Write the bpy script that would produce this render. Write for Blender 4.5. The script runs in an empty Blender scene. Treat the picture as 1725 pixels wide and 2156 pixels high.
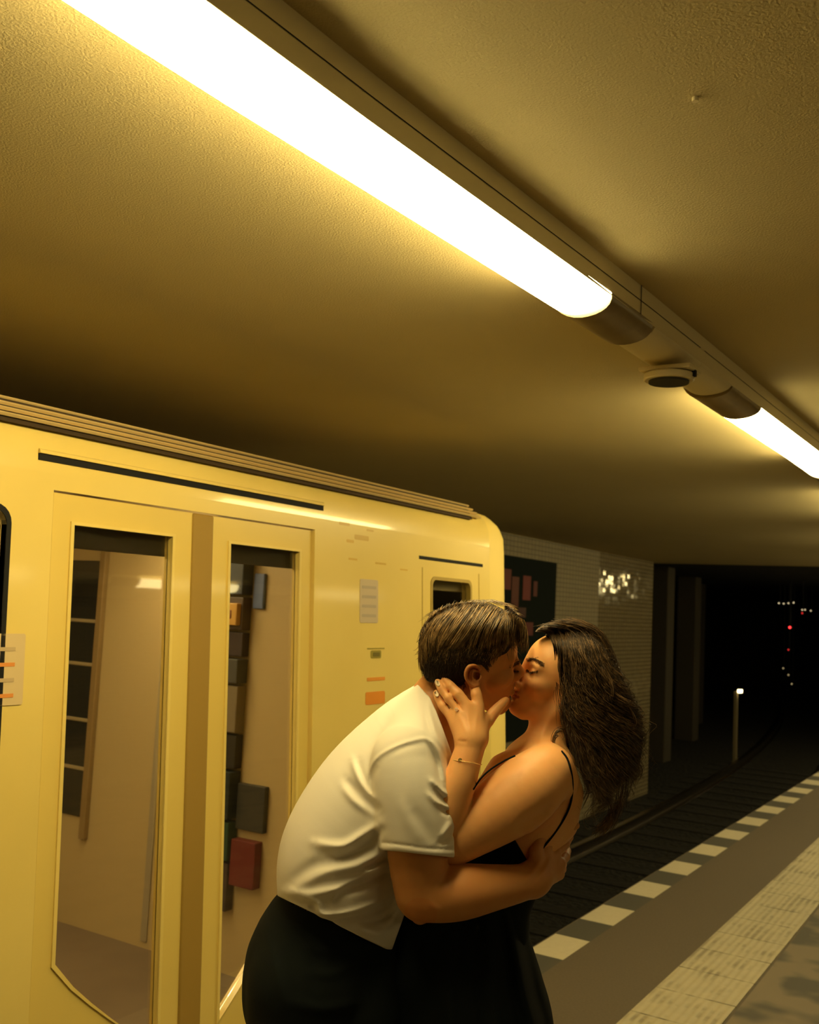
import bpy, bmesh, math, random
import numpy as np
from mathutils import Vector, Matrix
from mathutils.geometry import tessellate_polygon

S = bpy.context.scene
COL = S.collection
random.seed(7)
RNG = np.random.default_rng(11)

# ------------------------------------------------------------------ camera, world, exposure
# rows: world X, Y, Z expressed in camera axes (x right, y down, z forward)
RW = np.array([[0.8475434676640963, -0.008446038998089024, -0.5306587743975987],
               [0.5283927661136325, 0.10708225317065645, 0.8422199687579721],
               [0.04971071452617477, -0.9942142905234957, 0.0952196900864467]])
EYE = np.array([0.0, 0.0, 1.68])
cam_d = bpy.data.cameras.new('camera'); cam = bpy.data.objects.new('camera', cam_d); COL.objects.link(cam)
cam_d.sensor_fit = 'HORIZONTAL'; cam_d.sensor_width = 24.0; cam_d.lens = 24.0 * 2100 / 1725
cam_d.clip_start = 0.05; cam_d.clip_end = 200
M = Matrix.Identity(4)
for i in range(3):
    M[i][0] = RW[i, 0]; M[i][1] = -RW[i, 1]; M[i][2] = -RW[i, 2]; M[i][3] = EYE[i]
cam.matrix_world = M
cam_d.dof.use_dof = True; cam_d.dof.focus_distance = 2.02; cam_d.dof.aperture_fstop = 5.6
S.camera = cam
W = bpy.data.worlds.new('world'); S.world = W; W.use_nodes = True
W.node_tree.nodes['Background'].inputs[0].default_value = (0.35, 0.75, 0.9, 1)
W.node_tree.nodes['Background'].inputs[1].default_value = 0.003
S.view_settings.view_transform = 'Standard'; S.view_settings.look = 'None'
S.view_settings.gamma = 1.0; S.view_settings.use_curve_mapping = False
S.view_settings.exposure = -0.2
LAMP_STRENGTH = 32.0
LAMP_COLOR = (1.0, 0.795, 0.35)
CEIL = 2.60

# ------------------------------------------------------------------ helpers
def mat(name, col, rough=0.6, metal=0.0, spec=0.5, emit=None, estr=0.0, bump=None, vary=None, coat=0.0,
        sss=0.0, trans=0.0, attr=None, ior=1.45, alpha=1.0):
    m = bpy.data.materials.new(name); m.use_nodes = True
    nt = m.node_tree; b = nt.nodes['Principled BSDF']
    b.inputs['Base Color'].default_value = (*col, 1); b.inputs['Roughness'].default_value = rough
    b.inputs['Metallic'].default_value = metal; b.inputs['Specular IOR Level'].default_value = spec
    b.inputs['IOR'].default_value = ior
    if coat: b.inputs['Coat Weight'].default_value = coat; b.inputs['Coat Roughness'].default_value = 0.08
    if sss:
        b.inputs['Subsurface Weight'].default_value = sss
        b.inputs['Subsurface Radius'].default_value = (1.0, 0.35, 0.15); b.inputs['Subsurface Scale'].default_value = 0.008
    if trans: b.inputs['Transmission Weight'].default_value = trans
    if emit:
        b.inputs['Emission Color'].default_value = (*emit, 1); b.inputs['Emission Strength'].default_value = estr
    tc = nt.nodes.new('ShaderNodeTexCoord')
    if attr:
        a = nt.nodes.new('ShaderNodeAttribute'); a.attribute_name = attr
        nt.links.new(a.outputs['Color'], b.inputs['Base Color'])
    if vary:                                     # (scale, colour2, contrast low, high)
        n = nt.nodes.new('ShaderNodeTexNoise'); n.inputs['Scale'].default_value = vary[0]
        n.inputs['Detail'].default_value = 6
        nt.links.new(tc.outputs['Object'], n.inputs['Vector'])
        r = nt.nodes.new('ShaderNodeMapRange'); r.inputs[1].default_value = vary[2]; r.inputs[2].default_value = vary[3]
        nt.links.new(n.outputs['Fac'], r.inputs[0])
        mx = nt.nodes.new('ShaderNodeMix'); mx.data_type = 'RGBA'
        nt.links.new(r.outputs[0], mx.inputs['Factor'])
        mx.inputs[6].default_value = (*col, 1); mx.inputs[7].default_value = (*vary[1], 1)
        nt.links.new(mx.outputs[2], b.inputs['Base Color'])
    if bump:                                     # (scale, strength, distance)
        n = nt.nodes.new('ShaderNodeTexNoise'); n.inputs['Scale'].default_value = bump[0]; n.inputs['Detail'].default_value = 4
        nt.links.new(tc.outputs['Object'], n.inputs['Vector'])
        bp = nt.nodes.new('ShaderNodeBump'); bp.inputs['Strength'].default_value = bump[1]; bp.inputs['Distance'].default_value = bump[2]
        nt.links.new(n.outputs['Fac'], bp.inputs['Height']); nt.links.new(bp.outputs[0], b.inputs['Normal'])
    return m

def mesh_obj(name, V, F, m, parent=None, smooth=False, colors=None, mats=None):
    V = np.asarray(V, dtype=np.float64)
    if parent is not None: V = V - np.array(parent_origin(parent))
    me = bpy.data.meshes.new(name)
    if isinstance(F, np.ndarray):
        n, k = F.shape
        me.vertices.add(len(V)); me.vertices.foreach_set('co', V.astype(np.float32).ravel())
        me.loops.add(n * k); me.loops.foreach_set('vertex_index', F.astype(np.int32).ravel())
        me.polygons.add(n); me.polygons.foreach_set('loop_start', np.arange(n, dtype=np.int32) * k)
        me.update(calc_edges=True); me.validate()
    else:
        me.from_pydata([tuple(v) for v in V], [], F); me.update()
    if smooth: me.polygons.foreach_set('use_smooth', [True] * len(me.polygons))
    if colors is not None:
        a = me.color_attributes.new('tint', 'FLOAT_COLOR', 'POINT')
        c = np.ones((len(V), 4), np.float32); c[:, :3] = colors; a.data.foreach_set('color', c.ravel())
    me.materials.append(m)
    o = bpy.data.objects.new(name, me); COL.objects.link(o)
    if parent is not None: o.parent = parent
    return o
def parent_origin(p):
    v = Vector((0, 0, 0))
    while p is not None: v += p.location; p = p.parent
    return v
def tag(o, label=None, cat=None, group=None, kind=None):
    if label: o['label'] = label
    if cat: o['category'] = cat
    if group: o['group'] = group
    if kind: o['kind'] = kind
    return o
def empty(name, loc, label=None, cat=None, group=None):
    o = bpy.data.objects.new(name, None); COL.objects.link(o); o.location = loc; o.empty_display_size = 0.1
    return tag(o, label, cat, group)

class MB:                                        # collects shapes that become ONE mesh
    def __init__(s): s.V = []; s.F = []
    def add(s, V, F):
        n = len(s.V); s.V += [tuple(v) for v in V]; s.F += [tuple(i + n for i in f) for f in F]; return s
    def box(s, x0, x1, y0, y1, z0, z1):
        V = [(x, y, z) for x in (x0, x1) for y in (y0, y1) for z in (z0, z1)]
        return s.add(V, [(0, 1, 3, 2), (4, 6, 7, 5), (0, 4, 5, 1), (2, 3, 7, 6), (0, 2, 6, 4), (1, 5, 7, 3)])
    def tube(s, pts, r, n=10, closed=False, cap=True):
        pts = [Vector(p) for p in pts]; N = len(pts); rs = r if hasattr(r, '__len__') else [r] * N
        rings = []; prev = None
        for i, p in enumerate(pts):
            a = pts[(i - 1) % N] if (i > 0 or closed) else p; b = pts[(i + 1) % N] if (i < N - 1 or closed) else p
            t = (b - a).normalized()
            if prev is None: u = t.orthogonal().normalized()
            else: u = (prev - t * prev.dot(t)).normalized()
            prev = u; v = t.cross(u)
            rings.append([p + (u * math.cos(2 * math.pi * k / n) + v * math.sin(2 * math.pi * k / n)) * rs[i] for k in range(n)])
        V = [q for ring in rings for q in ring]; F = []
        for i in range(N if closed else N - 1):
            for k in range(n):
                j = (i + 1) % N
                F.append((i * n + k, i * n + (k + 1) % n, j * n + (k + 1) % n, j * n + k))
        if cap and not closed: F += [tuple(range(n))[::-1], tuple((N - 1) * n + k for k in range(n))]
        return s.add(V, F)
    def prism(s, prof, y0, y1, ax='y', cap=True):  # closed profile of (x,z) swept along y
        n = len(prof)
        V = [(x, y0, z) for x, z in prof] + [(x, y1, z) for x, z in prof]
        F = [(i, (i + 1) % n, n + (i + 1) % n, n + i) for i in range(n)]
        if cap: F += [tuple(range(n))[::-1], tuple(range(n, 2 * n))]
        return s.add(V, F)
    def plate(s, outer, holes, x0, x1):            # polygon with holes in (y,z), thickness x0..x1
        loops = [outer] + holes; flat = [p for l in loops for p in l]; n = len(flat)
        tris = tessellate_polygon([[Vector((p[0], p[1], 0)) for p in l] for l in loops])
        V = [(x0, p[0], p[1]) for p in flat] + [(x1, p[0], p[1]) for p in flat]
        F = [tuple(t) for t in tris] + [tuple(n + i for i in t)[::-1] for t in tris]
        k = 0
        for l in loops:
            m_ = len(l)
            for i in range(m_): a = k + i; b = k + (i + 1) % m_; F.append((a, b, n + b, n + a))
            k += m_
        return s.add(V, F)
    def build(s, name, m, parent=None, smooth=False, shear=None, bevel=0.0):
        V = s.V
        if shear: V = [shear(v) for v in V]
        o = mesh_obj(name, V, s.F, m, parent, smooth)
        bm = bmesh.new(); bm.from_mesh(o.data); bmesh.ops.recalc_face_normals(bm, faces=bm.faces); bm.to_mesh(o.data); bm.free()
        if bevel:
            b = o.modifiers.new('bevel', 'BEVEL'); b.width = bevel; b.segments = 2; b.limit_method = 'ANGLE'
        if smooth and len(s.F) > 6:
            try: o.data.set_sharp_from_angle(angle=math.radians(40))
            except Exception: pass
        return o
def rrect(y0, y1, z0, z1, r, n=5):
    P = []
    for cy, cz, a0 in ((y1 - r, z1 - r, 0), (y0 + r, z1 - r, 90), (y0 + r, z0 + r, 180), (y1 - r, z0 + r, 270)):
        for i in range(n + 1):
            a = math.radians(a0 + 90 * i / n); P.append((cy + r * math.cos(a), cz + r * math.sin(a)))
    return P

# ------------------------------------------------------------------ setting materials
def node_mat(name, rough=0.7):
    m = bpy.data.materials.new(name); m.use_nodes = True; nt = m.node_tree
    b = nt.nodes['Principled BSDF']; b.inputs['Roughness'].default_value = rough
    g = nt.nodes.new('ShaderNodeNewGeometry'); s = nt.nodes.new('ShaderNodeSeparateXYZ'); nt.links.new(g.outputs['Position'], s.inputs[0])
    def math_(op, a, b_=None, c=None):
        n = nt.nodes.new('ShaderNodeMath'); n.operation = op
        for i, v in enumerate((a, b_, c)):
            if v is None: continue
            if isinstance(v, (int, float)): n.inputs[i].default_value = v
            else: nt.links.new(v, n.inputs[i])
        return n.outputs[0]
    def noise(scale, det=4, vec=None):
        n = nt.nodes.new('ShaderNodeTexNoise'); n.inputs['Scale'].default_value = scale; n.inputs['Detail'].default_value = det
        nt.links.new(vec if vec is not None else g.outputs['Position'], n.inputs['Vector']); return n.outputs['Fac']
    def mix(f, a, b_):
        n = nt.nodes.new('ShaderNodeMix'); n.data_type = 'RGBA'
        for i, v in ((0, f), (6, a), (7, b_)):
            if isinstance(v, tuple): n.inputs[i].default_value = (*v, 1)
            elif isinstance(v, (int, float)): n.inputs[i].default_value = v
            else: nt.links.new(v, n.inputs[i])
        return n.outputs[2]
    def ramp(v, lo, hi):
        n = nt.nodes.new('ShaderNodeMapRange'); n.inputs[1].default_value = lo; n.inputs[2].default_value = hi
        nt.links.new(v, n.inputs[0]); return n.outputs[0]
    def bump(h, st, dist):
        n = nt.nodes.new('ShaderNodeBump'); n.inputs['Strength'].default_value = st; n.inputs['Distance'].default_value = dist
        nt.links.new(h, n.inputs['Height']); nt.links.new(n.outputs[0], b.inputs['Normal'])
    return m, nt, b, s.outputs, math_, noise, mix, ramp, bump

# platform paving: dark asphalt-like tiles with white squares painted along the edge
M_floor, nt, b, P, mt, nz, mx, rp, bu = node_mat('platform_paving', 0.75)
dash = mt('LESS_THAN', mt('FRACT', mt('DIVIDE', mt('SUBTRACT', P[1], 0.61), 0.69)), 0.51)
band = mt('MULTIPLY', mt('LESS_THAN', P[0], -1.975), mt('GREATER_THAN', P[0], -2.168))
wht = mt('MULTIPLY', dash, band)
base = mx(nz(90), (0.085, 0.066, 0.045), (0.14, 0.11, 0.08))
inner = mx(rp(nz(3.2, 2), 0.47, 0.60), (0.20, 0.165, 0.115), (0.085, 0.078, 0.065))
base = mx(mt('GREATER_THAN', P[0], -1.12), base, inner)
base = mx(band, base, (0.075, 0.07, 0.06))
c = mx(wht, base, mx(nz(30), (0.50, 0.45, 0.33), (0.60, 0.55, 0.42)))
nt.links.new(c, b.inputs['Base Color']); bu(nz(120), 0.3, 0.002)
# ribbed tactile paving
M_tact, nt, b, P, mt, nz, mx, rp, bu = node_mat('tactile_paving', 0.7)
rib = mt('SINE', mt('MULTIPLY', P[0], 2 * math.pi / 0.036))
joint = mt('LESS_THAN', mt('ABSOLUTE', mt('SUBTRACT', mt('FRACT', mt('DIVIDE', mt('SUBTRACT', P[1], 0.374), 0.345)), 0.5)), 0.014)
dirt = mt('MULTIPLY', rp(nz(5, 5), 0.50, 0.62), rp(rib, 0.6, -0.6))
c = mx(nz(14), (0.40, 0.36, 0.25), (0.52, 0.47, 0.34))
c = mx(mt('MULTIPLY', dirt, 0.5), c, (0.12, 0.10, 0.07)); c = mx(mt('MULTIPLY', joint, rp(nz(18), 0.35, 0.6)), c, (0.07, 0.06, 0.04))
nt.links.new(c, b.inputs['Base Color']); bu(rib, 0.5, 0.003)
# stuccoed ceiling
M_ceil, nt, b, P, mt, nz, mx, rp, bu = node_mat('ceiling_stucco', 0.9)
nt.links.new(mx(nz(2.0), (0.55, 0.46, 0.23), (0.61, 0.51, 0.26)), b.inputs['Base Color'])
bu(nz(190, 3), 0.35, 0.006)
# glazed wall tile, matt near the train and glossy at the tunnel end
def tile_mat(name, gloss, c1, c2, cm):
    m, nt, b, P, mt, nz, mx, rp, bu = node_mat(name, gloss)
    g = nt.nodes.new('ShaderNodeCombineXYZ'); nt.links.new(P[1], g.inputs[0]); nt.links.new(P[2], g.inputs[1])
    br = nt.nodes.new('ShaderNodeTexBrick'); br.offset = 0.0
    br.inputs['Scale'].default_value = 1.0; br.inputs['Brick Width'].default_value = 0.10; br.inputs['Row Height'].default_value = 0.06
    br.inputs['Mortar Size'].default_value = 0.005
    br.inputs['Color1'].default_value = (*c1, 1); br.inputs['Color2'].default_value = (*c2, 1); br.inputs['Mortar'].default_value = (*cm, 1)
    nt.links.new(g.outputs[0], br.inputs['Vector']); nt.links.new(br.outputs['Color'], b.inputs['Base Color'])
    # each tile sits at a slightly different angle
    cell = nt.nodes.new('ShaderNodeCombineXYZ')
    nt.links.new(mt('FLOOR', mt('DIVIDE', P[1], 0.10)), cell.inputs[0]); nt.links.new(mt('FLOOR', mt('DIVIDE', P[2], 0.06)), cell.inputs[1])
    wn = nt.nodes.new('ShaderNodeTexWhiteNoise'); wn.noise_dimensions = '3D'; nt.links.new(cell.outputs[0], wn.inputs['Vector'])
    v1 = nt.nodes.new('ShaderNodeVectorMath'); v1.operation = 'SUBTRACT'; nt.links.new(wn.outputs['Color'], v1.inputs[0]); v1.inputs[1].default_value = (0.5, 0.5, 0.5)
    v2 = nt.nodes.new('ShaderNodeVectorMath'); v2.operation = 'SCALE'; nt.links.new(v1.outputs[0], v2.inputs[0]); v2.inputs['Scale'].default_value = 0.06
    ge = nt.nodes.new('ShaderNodeNewGeometry'); v3 = nt.nodes.new('ShaderNodeVectorMath'); nt.links.new(ge.outputs['Normal'], v3.inputs[0]); nt.links.new(v2.outputs[0], v3.inputs[1])
    v4 = nt.nodes.new('ShaderNodeVectorMath'); v4.operation = 'NORMALIZE'; nt.links.new(v3.outputs[0], v4.inputs[0]); nt.links.new(v4.outputs[0], b.inputs['Normal'])
    return m
M_tile = tile_mat('wall_tile', 0.55, (0.27, 0.225, 0.135), (0.30, 0.25, 0.145), (0.11, 0.09, 0.055))
M_tileg = tile_mat('wall_tile_glossy', 0.10, (0.26, 0.215, 0.13), (0.29, 0.24, 0.14), (0.08, 0.065, 0.04))
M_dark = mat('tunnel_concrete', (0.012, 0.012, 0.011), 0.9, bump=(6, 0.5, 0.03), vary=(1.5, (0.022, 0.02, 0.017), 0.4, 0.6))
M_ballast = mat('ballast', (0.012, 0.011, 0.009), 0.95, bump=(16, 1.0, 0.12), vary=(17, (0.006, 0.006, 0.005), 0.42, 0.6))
M_conc = mat('edge_concrete', (0.05, 0.045, 0.035), 0.9, bump=(40, 0.4, 0.004))
M_steel = mat('rail_steel', (0.20, 0.17, 0.13), 0.30, metal=1.0)
M_rust = mat('rail_rust', (0.008, 0.007, 0.006), 0.98, bump=(14, 0.8, 0.03))
M_hous = mat('lamp_housing', (0.78, 0.68, 0.42), 0.42, bump=(60, 0.1, 0.002))
M_cover = mat('lamp_cover', (0.36, 0.28, 0.15), 0.30, vary=(5, (0.26, 0.20, 0.10), 0.4, 0.6))
M_black = mat('black_gap', (0.006, 0.006, 0.006), 0.8)
M_diff = mat('lit_diffuser', (0.9, 0.9, 0.85), 0.4, emit=LAMP_COLOR, estr=LAMP_STRENGTH)

# ------------------------------------------------------------------ setting geometry
def struct(o): o['kind'] = 'structure'; return o
struct(MB().box(-2.175, 6.5, -8, 34, -0.25, 0.0).build('floor', M_floor))
struct(MB().box(-1.487, -1.13, -8, 34, 0.0, 0.006).build('trim_1', M_tact))
struct(MB().box(-2.06, -2.0, -8, 34, -1.25, -0.25).build('trim_2', M_conc))
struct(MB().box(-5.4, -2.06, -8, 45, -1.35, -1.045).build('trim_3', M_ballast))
struct(MB().box(-5.6, 6.7, -8, 16.0, CEIL, CEIL + 0.2).build('ceiling', M_ceil))
struct(MB().box(-5.45, -5.2, -8, 13.35, -1.3, CEIL).build('wall_left', M_tile))
struct(MB().box(-5.45, -5.2, 13.35, 15.7, -1.3, CEIL).build('wall_left_glazed', M_tileg))
struct(MB().box(6.5, 6.7, -8, 34, -1.3, CEIL).build('wall_right', M_tile))
struct(MB().box(-5.6, 6.7, -8.2, -8, -1.3, CEIL + 0.2).build('wall_back', M_tile))
# the platform hall continues on the right while the track bends away into a dark tunnel
struct(MB().box(-1.9, 6.7, 16.0, 34, CEIL, CEIL + 0.2).build('ceiling_far', M_ceil))
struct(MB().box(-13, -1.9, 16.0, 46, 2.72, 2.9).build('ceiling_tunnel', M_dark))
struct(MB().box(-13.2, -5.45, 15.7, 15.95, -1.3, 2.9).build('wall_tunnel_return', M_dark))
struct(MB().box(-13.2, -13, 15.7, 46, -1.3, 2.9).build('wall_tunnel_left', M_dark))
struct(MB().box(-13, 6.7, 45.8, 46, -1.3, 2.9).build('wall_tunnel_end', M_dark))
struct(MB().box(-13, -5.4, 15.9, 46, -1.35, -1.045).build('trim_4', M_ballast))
tc = lambda y: 0.0045 * max(0.0, y - 10.5) ** 2
# tunnel columns between the tracks
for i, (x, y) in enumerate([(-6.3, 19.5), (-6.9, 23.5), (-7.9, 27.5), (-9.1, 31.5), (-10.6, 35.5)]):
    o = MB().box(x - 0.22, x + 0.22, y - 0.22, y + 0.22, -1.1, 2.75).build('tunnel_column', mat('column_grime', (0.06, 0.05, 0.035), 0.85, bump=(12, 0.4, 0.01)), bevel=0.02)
    tag(o, ['dim concrete column standing nearest in the dark tunnel', 'second dim tunnel column, just behind the nearest one', 'middle dim column standing in the tunnel dark',
            'fourth dim column deep in the tunnel dark', 'farthest dim column at the end of the tunnel'][i], 'column', 'columns in the dark tunnel')
for j, (bx, lab) in enumerate(((-2.98, 'dull steel rail of the track nearest the platform edge'), (-4.42, 'dull steel rail on the far side of the track, next to the tiled wall'))):
    ys = [-8 + k * 1.0 for k in range(48)]
    prof = [(-0.035, 0.0), (0.035, 0.0), (0.035, -0.03), (0.01, -0.04), (0.01, -0.12), (0.06, -0.14), (-0.06, -0.14), (-0.01, -0.12), (-0.01, -0.04), (-0.035, -0.03)]
    V = []; F = []
    for i, y in enumerate(ys): V += [(bx - tc(y) + px, y, -0.893 + pz) for px, pz in prof]
    n = len(prof)
    for i in range(len(ys) - 1):
        for k in range(n): F.append((i * n + k, i * n + (k + 1) % n, (i + 1) * n + (k + 1) % n, (i + 1) * n + k))
    o = MB().add(V, F).build('rail', M_steel); tag(o, lab, 'rail', 'rails of the track')
SL = MB().box(-4.95, -2.45, -0.12, 0.12, -1.08, -1.035).build('railway_sleeper', M_rust)
slab = 'dark sleeper lying across the track bed under the rails'
SL.location = (0, 5.0, 0); tag(SL, slab, 'sleeper', 'sleepers of the track')
for k in range(1, 24):
    y = 5.0 + 0.65 * k; c = SL.copy(); COL.objects.link(c); c.location = (-tc(y), y, 0)

# posters on the track wall
def poster(y0, y1, z0, z1, lab, arts):
    r = empty('poster', (-5.2, (y0 + y1) / 2, z0), lab, 'poster')
    MB().box(-5.199, -5.18, y0, y1, z0, z1).build('sheet', mat('poster_ink', (0.006, 0.011, 0.009), 0.8, spec=0.15), r)
    for (a0, a1, c0, c1, colr) in arts:
        MB().box(-5.18, -5.177, y0 + a0 * (y1 - y0), y0 + a1 * (y1 - y0), z0 + c0 * (z1 - z0), z0 + c1 * (z1 - z0)).build('printed_patch', mat('poster_print', tuple(min(0.8, 0.8 * q) for q in colr), 0.6), r)
poster(9.1, 11.82, 1.02, 2.34, 'dark poster with red marks, high on the tiled wall past the train nose',
       [(0.42, 0.52, 0.70, 0.88, (0.20, 0.03, 0.02)), (0.53, 0.60, 0.55, 0.82, (0.16, 0.035, 0.02)), (0.64, 0.72, 0.62, 0.84, (0.24, 0.03, 0.025)), (0.75, 0.79, 0.66, 0.80, (0.15, 0.025, 0.02)),
        (0.50, 0.56, 0.50, 0.58, (0.13, 0.07, 0.05)), (0.66, 0.76, 0.30, 0.42, (0.17, 0.02, 0.015)), (0.36, 0.40, 0.45, 0.80, (0.12, 0.02, 0.02)), (0.72, 0.82, 0.08, 0.11, (0.12, 0.02, 0.015)), (0.60, 0.68, 0.46, 0.55, (0.09, 0.025, 0.02))])
poster(9.1, 11.82, 0.19, 0.95, 'dark green poster, low on the tiled wall behind the couple',
       [(0.52, 0.72, 0.62, 0.67, (0.05, 0.06, 0.03)), (0.58, 0.70, 0.45, 0.52, (0.07, 0.06, 0.02)), (0.50, 0.66, 0.78, 0.82, (0.02, 0.05, 0.06))])

# ------------------------------------------------------------------ lamp row over the platform edge
LY = [-6, 1.1, 2.6, 5.0, 8.0, 34.0]; LX = [-1.10, -0.977, -0.917, -0.862, -0.85, -0.85]
lx = lambda y: float(np.interp(y, LY, LX))
def half_shell(mb, y0, y1, xo, zb=2.472, n=14, steps=8, w=0.182, zt=2.52, yb=0.0):
    ys = np.linspace(y0, y1, steps + 1); V = []; F = []
    for y in ys:
        x1 = xo + lx(y)
        for k in range(n + 1):
            a = math.pi * k / n
            V.append((x1 - w / 2 + (w / 2) * math.cos(a), y + yb * math.sin(a), (zt if a < math.pi / 2 else zt + 0.045) - ((zt if a < math.pi / 2 else zt + 0.045) - zb) * math.sin(a) ** 0.8))
    for i in range(steps):
        for k in range(n): F.append((i * (n + 1) + k, i * (n + 1) + k + 1, (i + 1) * (n + 1) + k + 1, (i + 1) * (n + 1) + k))
    e0 = len(V)
    F.append(tuple(range(n + 1))); F.append(tuple(steps * (n + 1) + k for k in range(n + 1))[::-1])
    return mb.add(V, F)
M_diff2 = mat('lit_diffuser_far', (0.9, 0.9, 0.85), 0.4, emit=LAMP_COLOR, estr=LAMP_STRENGTH * 0.28)
def lamp_unit(y0, xo, label, group, gap0=1.52, lit=1.66):
    r = empty('ceiling_lamp', (xo + lx(y0) - 0.09, y0, 2.6), label, 'lamp', group)
    V = []; F = []
    ya, yb = y0 - gap0 / 2, y0 + lit + gap0 / 2
    for y in np.linspace(ya, yb, 8):
        x1 = xo + lx(y); V += [(x1, y, 2.6), (x1, y, 2.513), (x1 - 0.15, y, 2.513), (x1 - 0.15, y, 2.6)]
    for i in range(7):
        for k in range(4): F.append((i * 4 + k, i * 4 + (k + 1) % 4, (i + 1) * 4 + (k + 1) % 4, (i + 1) * 4 + k))
    MB().add(V, F).build('housing', M_hous, r)
    s = MB()
    for (za) in (2.556,):
        V = []; F = []
        for y in np.linspace(ya + 0.02, yb - 0.02, 8):
            x1 = xo + lx(y) + 0.0012; V += [(x1, y, za), (x1, y, za + 0.0022)]
        for i in range(7): F.append((i * 2, i * 2 + 1, i * 2 + 3, i * 2 + 2))
        s.add(V, F)
    for y in (y0 + lit + 0.2,):
        x1 = xo + lx(y) + 0.0014; s.box(x1 - 0.001, x1, y, y + 0.003, 2.518, 2.6)
    s.build('seam', M_black, r)
    half_shell(MB(), y0, y0 + lit, xo).build('diffuser', M_diff if xo == 0 else M_diff2, r, smooth=True)
    half_shell(MB(), y0 + lit + 0.002, y0 + lit + 0.30, xo, zb=2.47, yb=0.02).build('end_cover', M_cover, r, smooth=True)
    half_shell(MB(), y0 - 0.40, y0 - 0.002, xo, zb=2.47, yb=-0.02).build('end_cover', M_cover, r, smooth=True)
    half_shell(MB(), y0 + lit + 0.32, yb - 0.001, xo, zb=2.482, w=0.176).build('middle_cover', M_hous, r, smooth=True)
    half_shell(MB(), ya + 0.001, y0 - 0.42, xo, zb=2.482, w=0.176).build('middle_cover', M_hous, r, smooth=True)
    return r
PER = 3.18
namesA = {0: 'big glowing ceiling lamp across the top of the picture, above the couple', 1: 'second glowing ceiling lamp of the row, beyond the round loudspeaker',
          2: 'third lamp of the ceiling row, past the second glowing one', 3: 'fourth lamp of the ceiling row counted from the couple', 4: 'fifth lamp of the ceiling row counted from the couple',
          5: 'sixth lamp of the ceiling row counted from the couple', 6: 'seventh lamp of the ceiling row counted from the couple', 7: 'eighth lamp of the ceiling row counted from the couple'}
for k in range(0, 8): lamp_unit(0.74 + PER * k, 0.0, namesA[k], 'ceiling lamps over the track side')
for k, nm in ((-1, 'ceiling lamp of the right-hand row behind the camera'), (0, 'ceiling lamp of the right-hand row level with the couple'), (1, 'ceiling lamp of the right-hand row, second past the couple'),
              (2, 'ceiling lamp of the right-hand row, third past the couple'), (3, 'ceiling lamp of the right-hand row, fourth past the couple')):
    lamp_unit(1.7 + PER * k, 5.0, nm, 'ceiling lamps over the far side')

# round loudspeaker hung from the lamp row
spx, spy = -0.972, 3.035
sp = empty('loudspeaker', (spx, spy, 2.44), 'round loudspeaker with dark grille hung between the two glowing ceiling lamps', 'loudspeaker')
def disc(cx, cy, z0, z1, r, n=40, r2=None):
    V = []; r2 = r2 or r
    for z, rr in ((z0, r), (z1, r2)):
        V += [(cx + rr * math.cos(2 * math.pi * k / n), cy + rr * math.sin(2 * math.pi * k / n), z) for k in range(n)]
    F = [(k, (k + 1) % n, n + (k + 1) % n, n + k) for k in range(n)] + [tuple(range(n))[::-1], tuple(range(n, 2 * n))]
    return MB().add(V, F)
disc(spx, spy, 2.43, 2.452, 0.078).build('body', M_hous, sp, smooth=True, bevel=0.004)
disc(spx, spy, 2.423, 2.431, 0.062).build('grille', mat('speaker_grille', (0.03, 0.028, 0.02), 0.6, bump=(400, 1.0, 0.002)), sp, smooth=True)
MB().box(spx - 0.08, spx + 0.085, spy - 0.06, spy + 0.06, 2.455, 2.47).build('bracket', M_hous, sp, bevel=0.005)
MB().box(spx + 0.074, spx + 0.086, spy - 0.008, spy + 0.008, 2.438, 2.458).build('clip', M_black, sp)
# little screw cap in the ceiling
sc = disc(-0.50, 1.67, 2.592, 2.5995, 0.006, 14).build('ceiling_screw', M_hous)
tag(sc, 'tiny screw cap poking out of the bare ceiling on the right', 'screw')

# ------------------------------------------------------------------ signals and lights in the tunnel
def dot_light(x, y, z, r, colr, estr, name, lab, cat, group=None):
    t = empty(name, (x, y, z), lab, cat, group)
    ring = [(x + 1.5 * r * math.cos(a), y, z + 1.5 * r * math.sin(a)) for a in np.linspace(0, 2 * math.pi, 13)[:-1]]
    MB().tube([(x, y + 0.12, z), (x, y - 0.02, z)], r * 1.6, 14).build('case', M_black, t)
    MB().tube([(x, y + 0.09, z + r), (x, y + 0.09, 2.718)], 0.008, 6).build('hanger', M_black, t)
    disc_ = [(x + r * math.cos(a), y - 0.025, z + r * math.sin(a)) for a in np.linspace(0, 2 * math.pi, 15)[:-1]]
    MB().add(disc_ + [(x, y - 0.035, z)], [(i, (i + 1) % 14, 14) for i in range(14)]).build('lens', mat(name + '_glow', (0.1, 0.1, 0.1), 0.4, emit=colr, estr=estr), t)
    return t
def at(px, py, d):                                # a point d metres in front of the camera plane
    c = np.array([px - 862.5, py - 1078, 2100.0]) / 2100 * d
    return EYE + RW @ c
whites = [(1641, 1270), (1651, 1271), (1661, 1270), (1672, 1269), (1690, 1284), (1696, 1284), (1708, 1286)]
for i, (px, py) in enumerate(whites):
    p = at(px, py, 24.0 + 0.2 * i); dot_light(p[0], p[1], p[2], 0.015, (1, 0.8, 0.45), 1.6, 'signal_lamp', '%s of seven small pale lamps high in the dark tunnel' % ['leftmost', 'second from the left', 'third from the left', 'middle one', 'third from the right', 'second from the right', 'rightmost'][i], 'lamp', 'pale lamps far in the tunnel')
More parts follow.
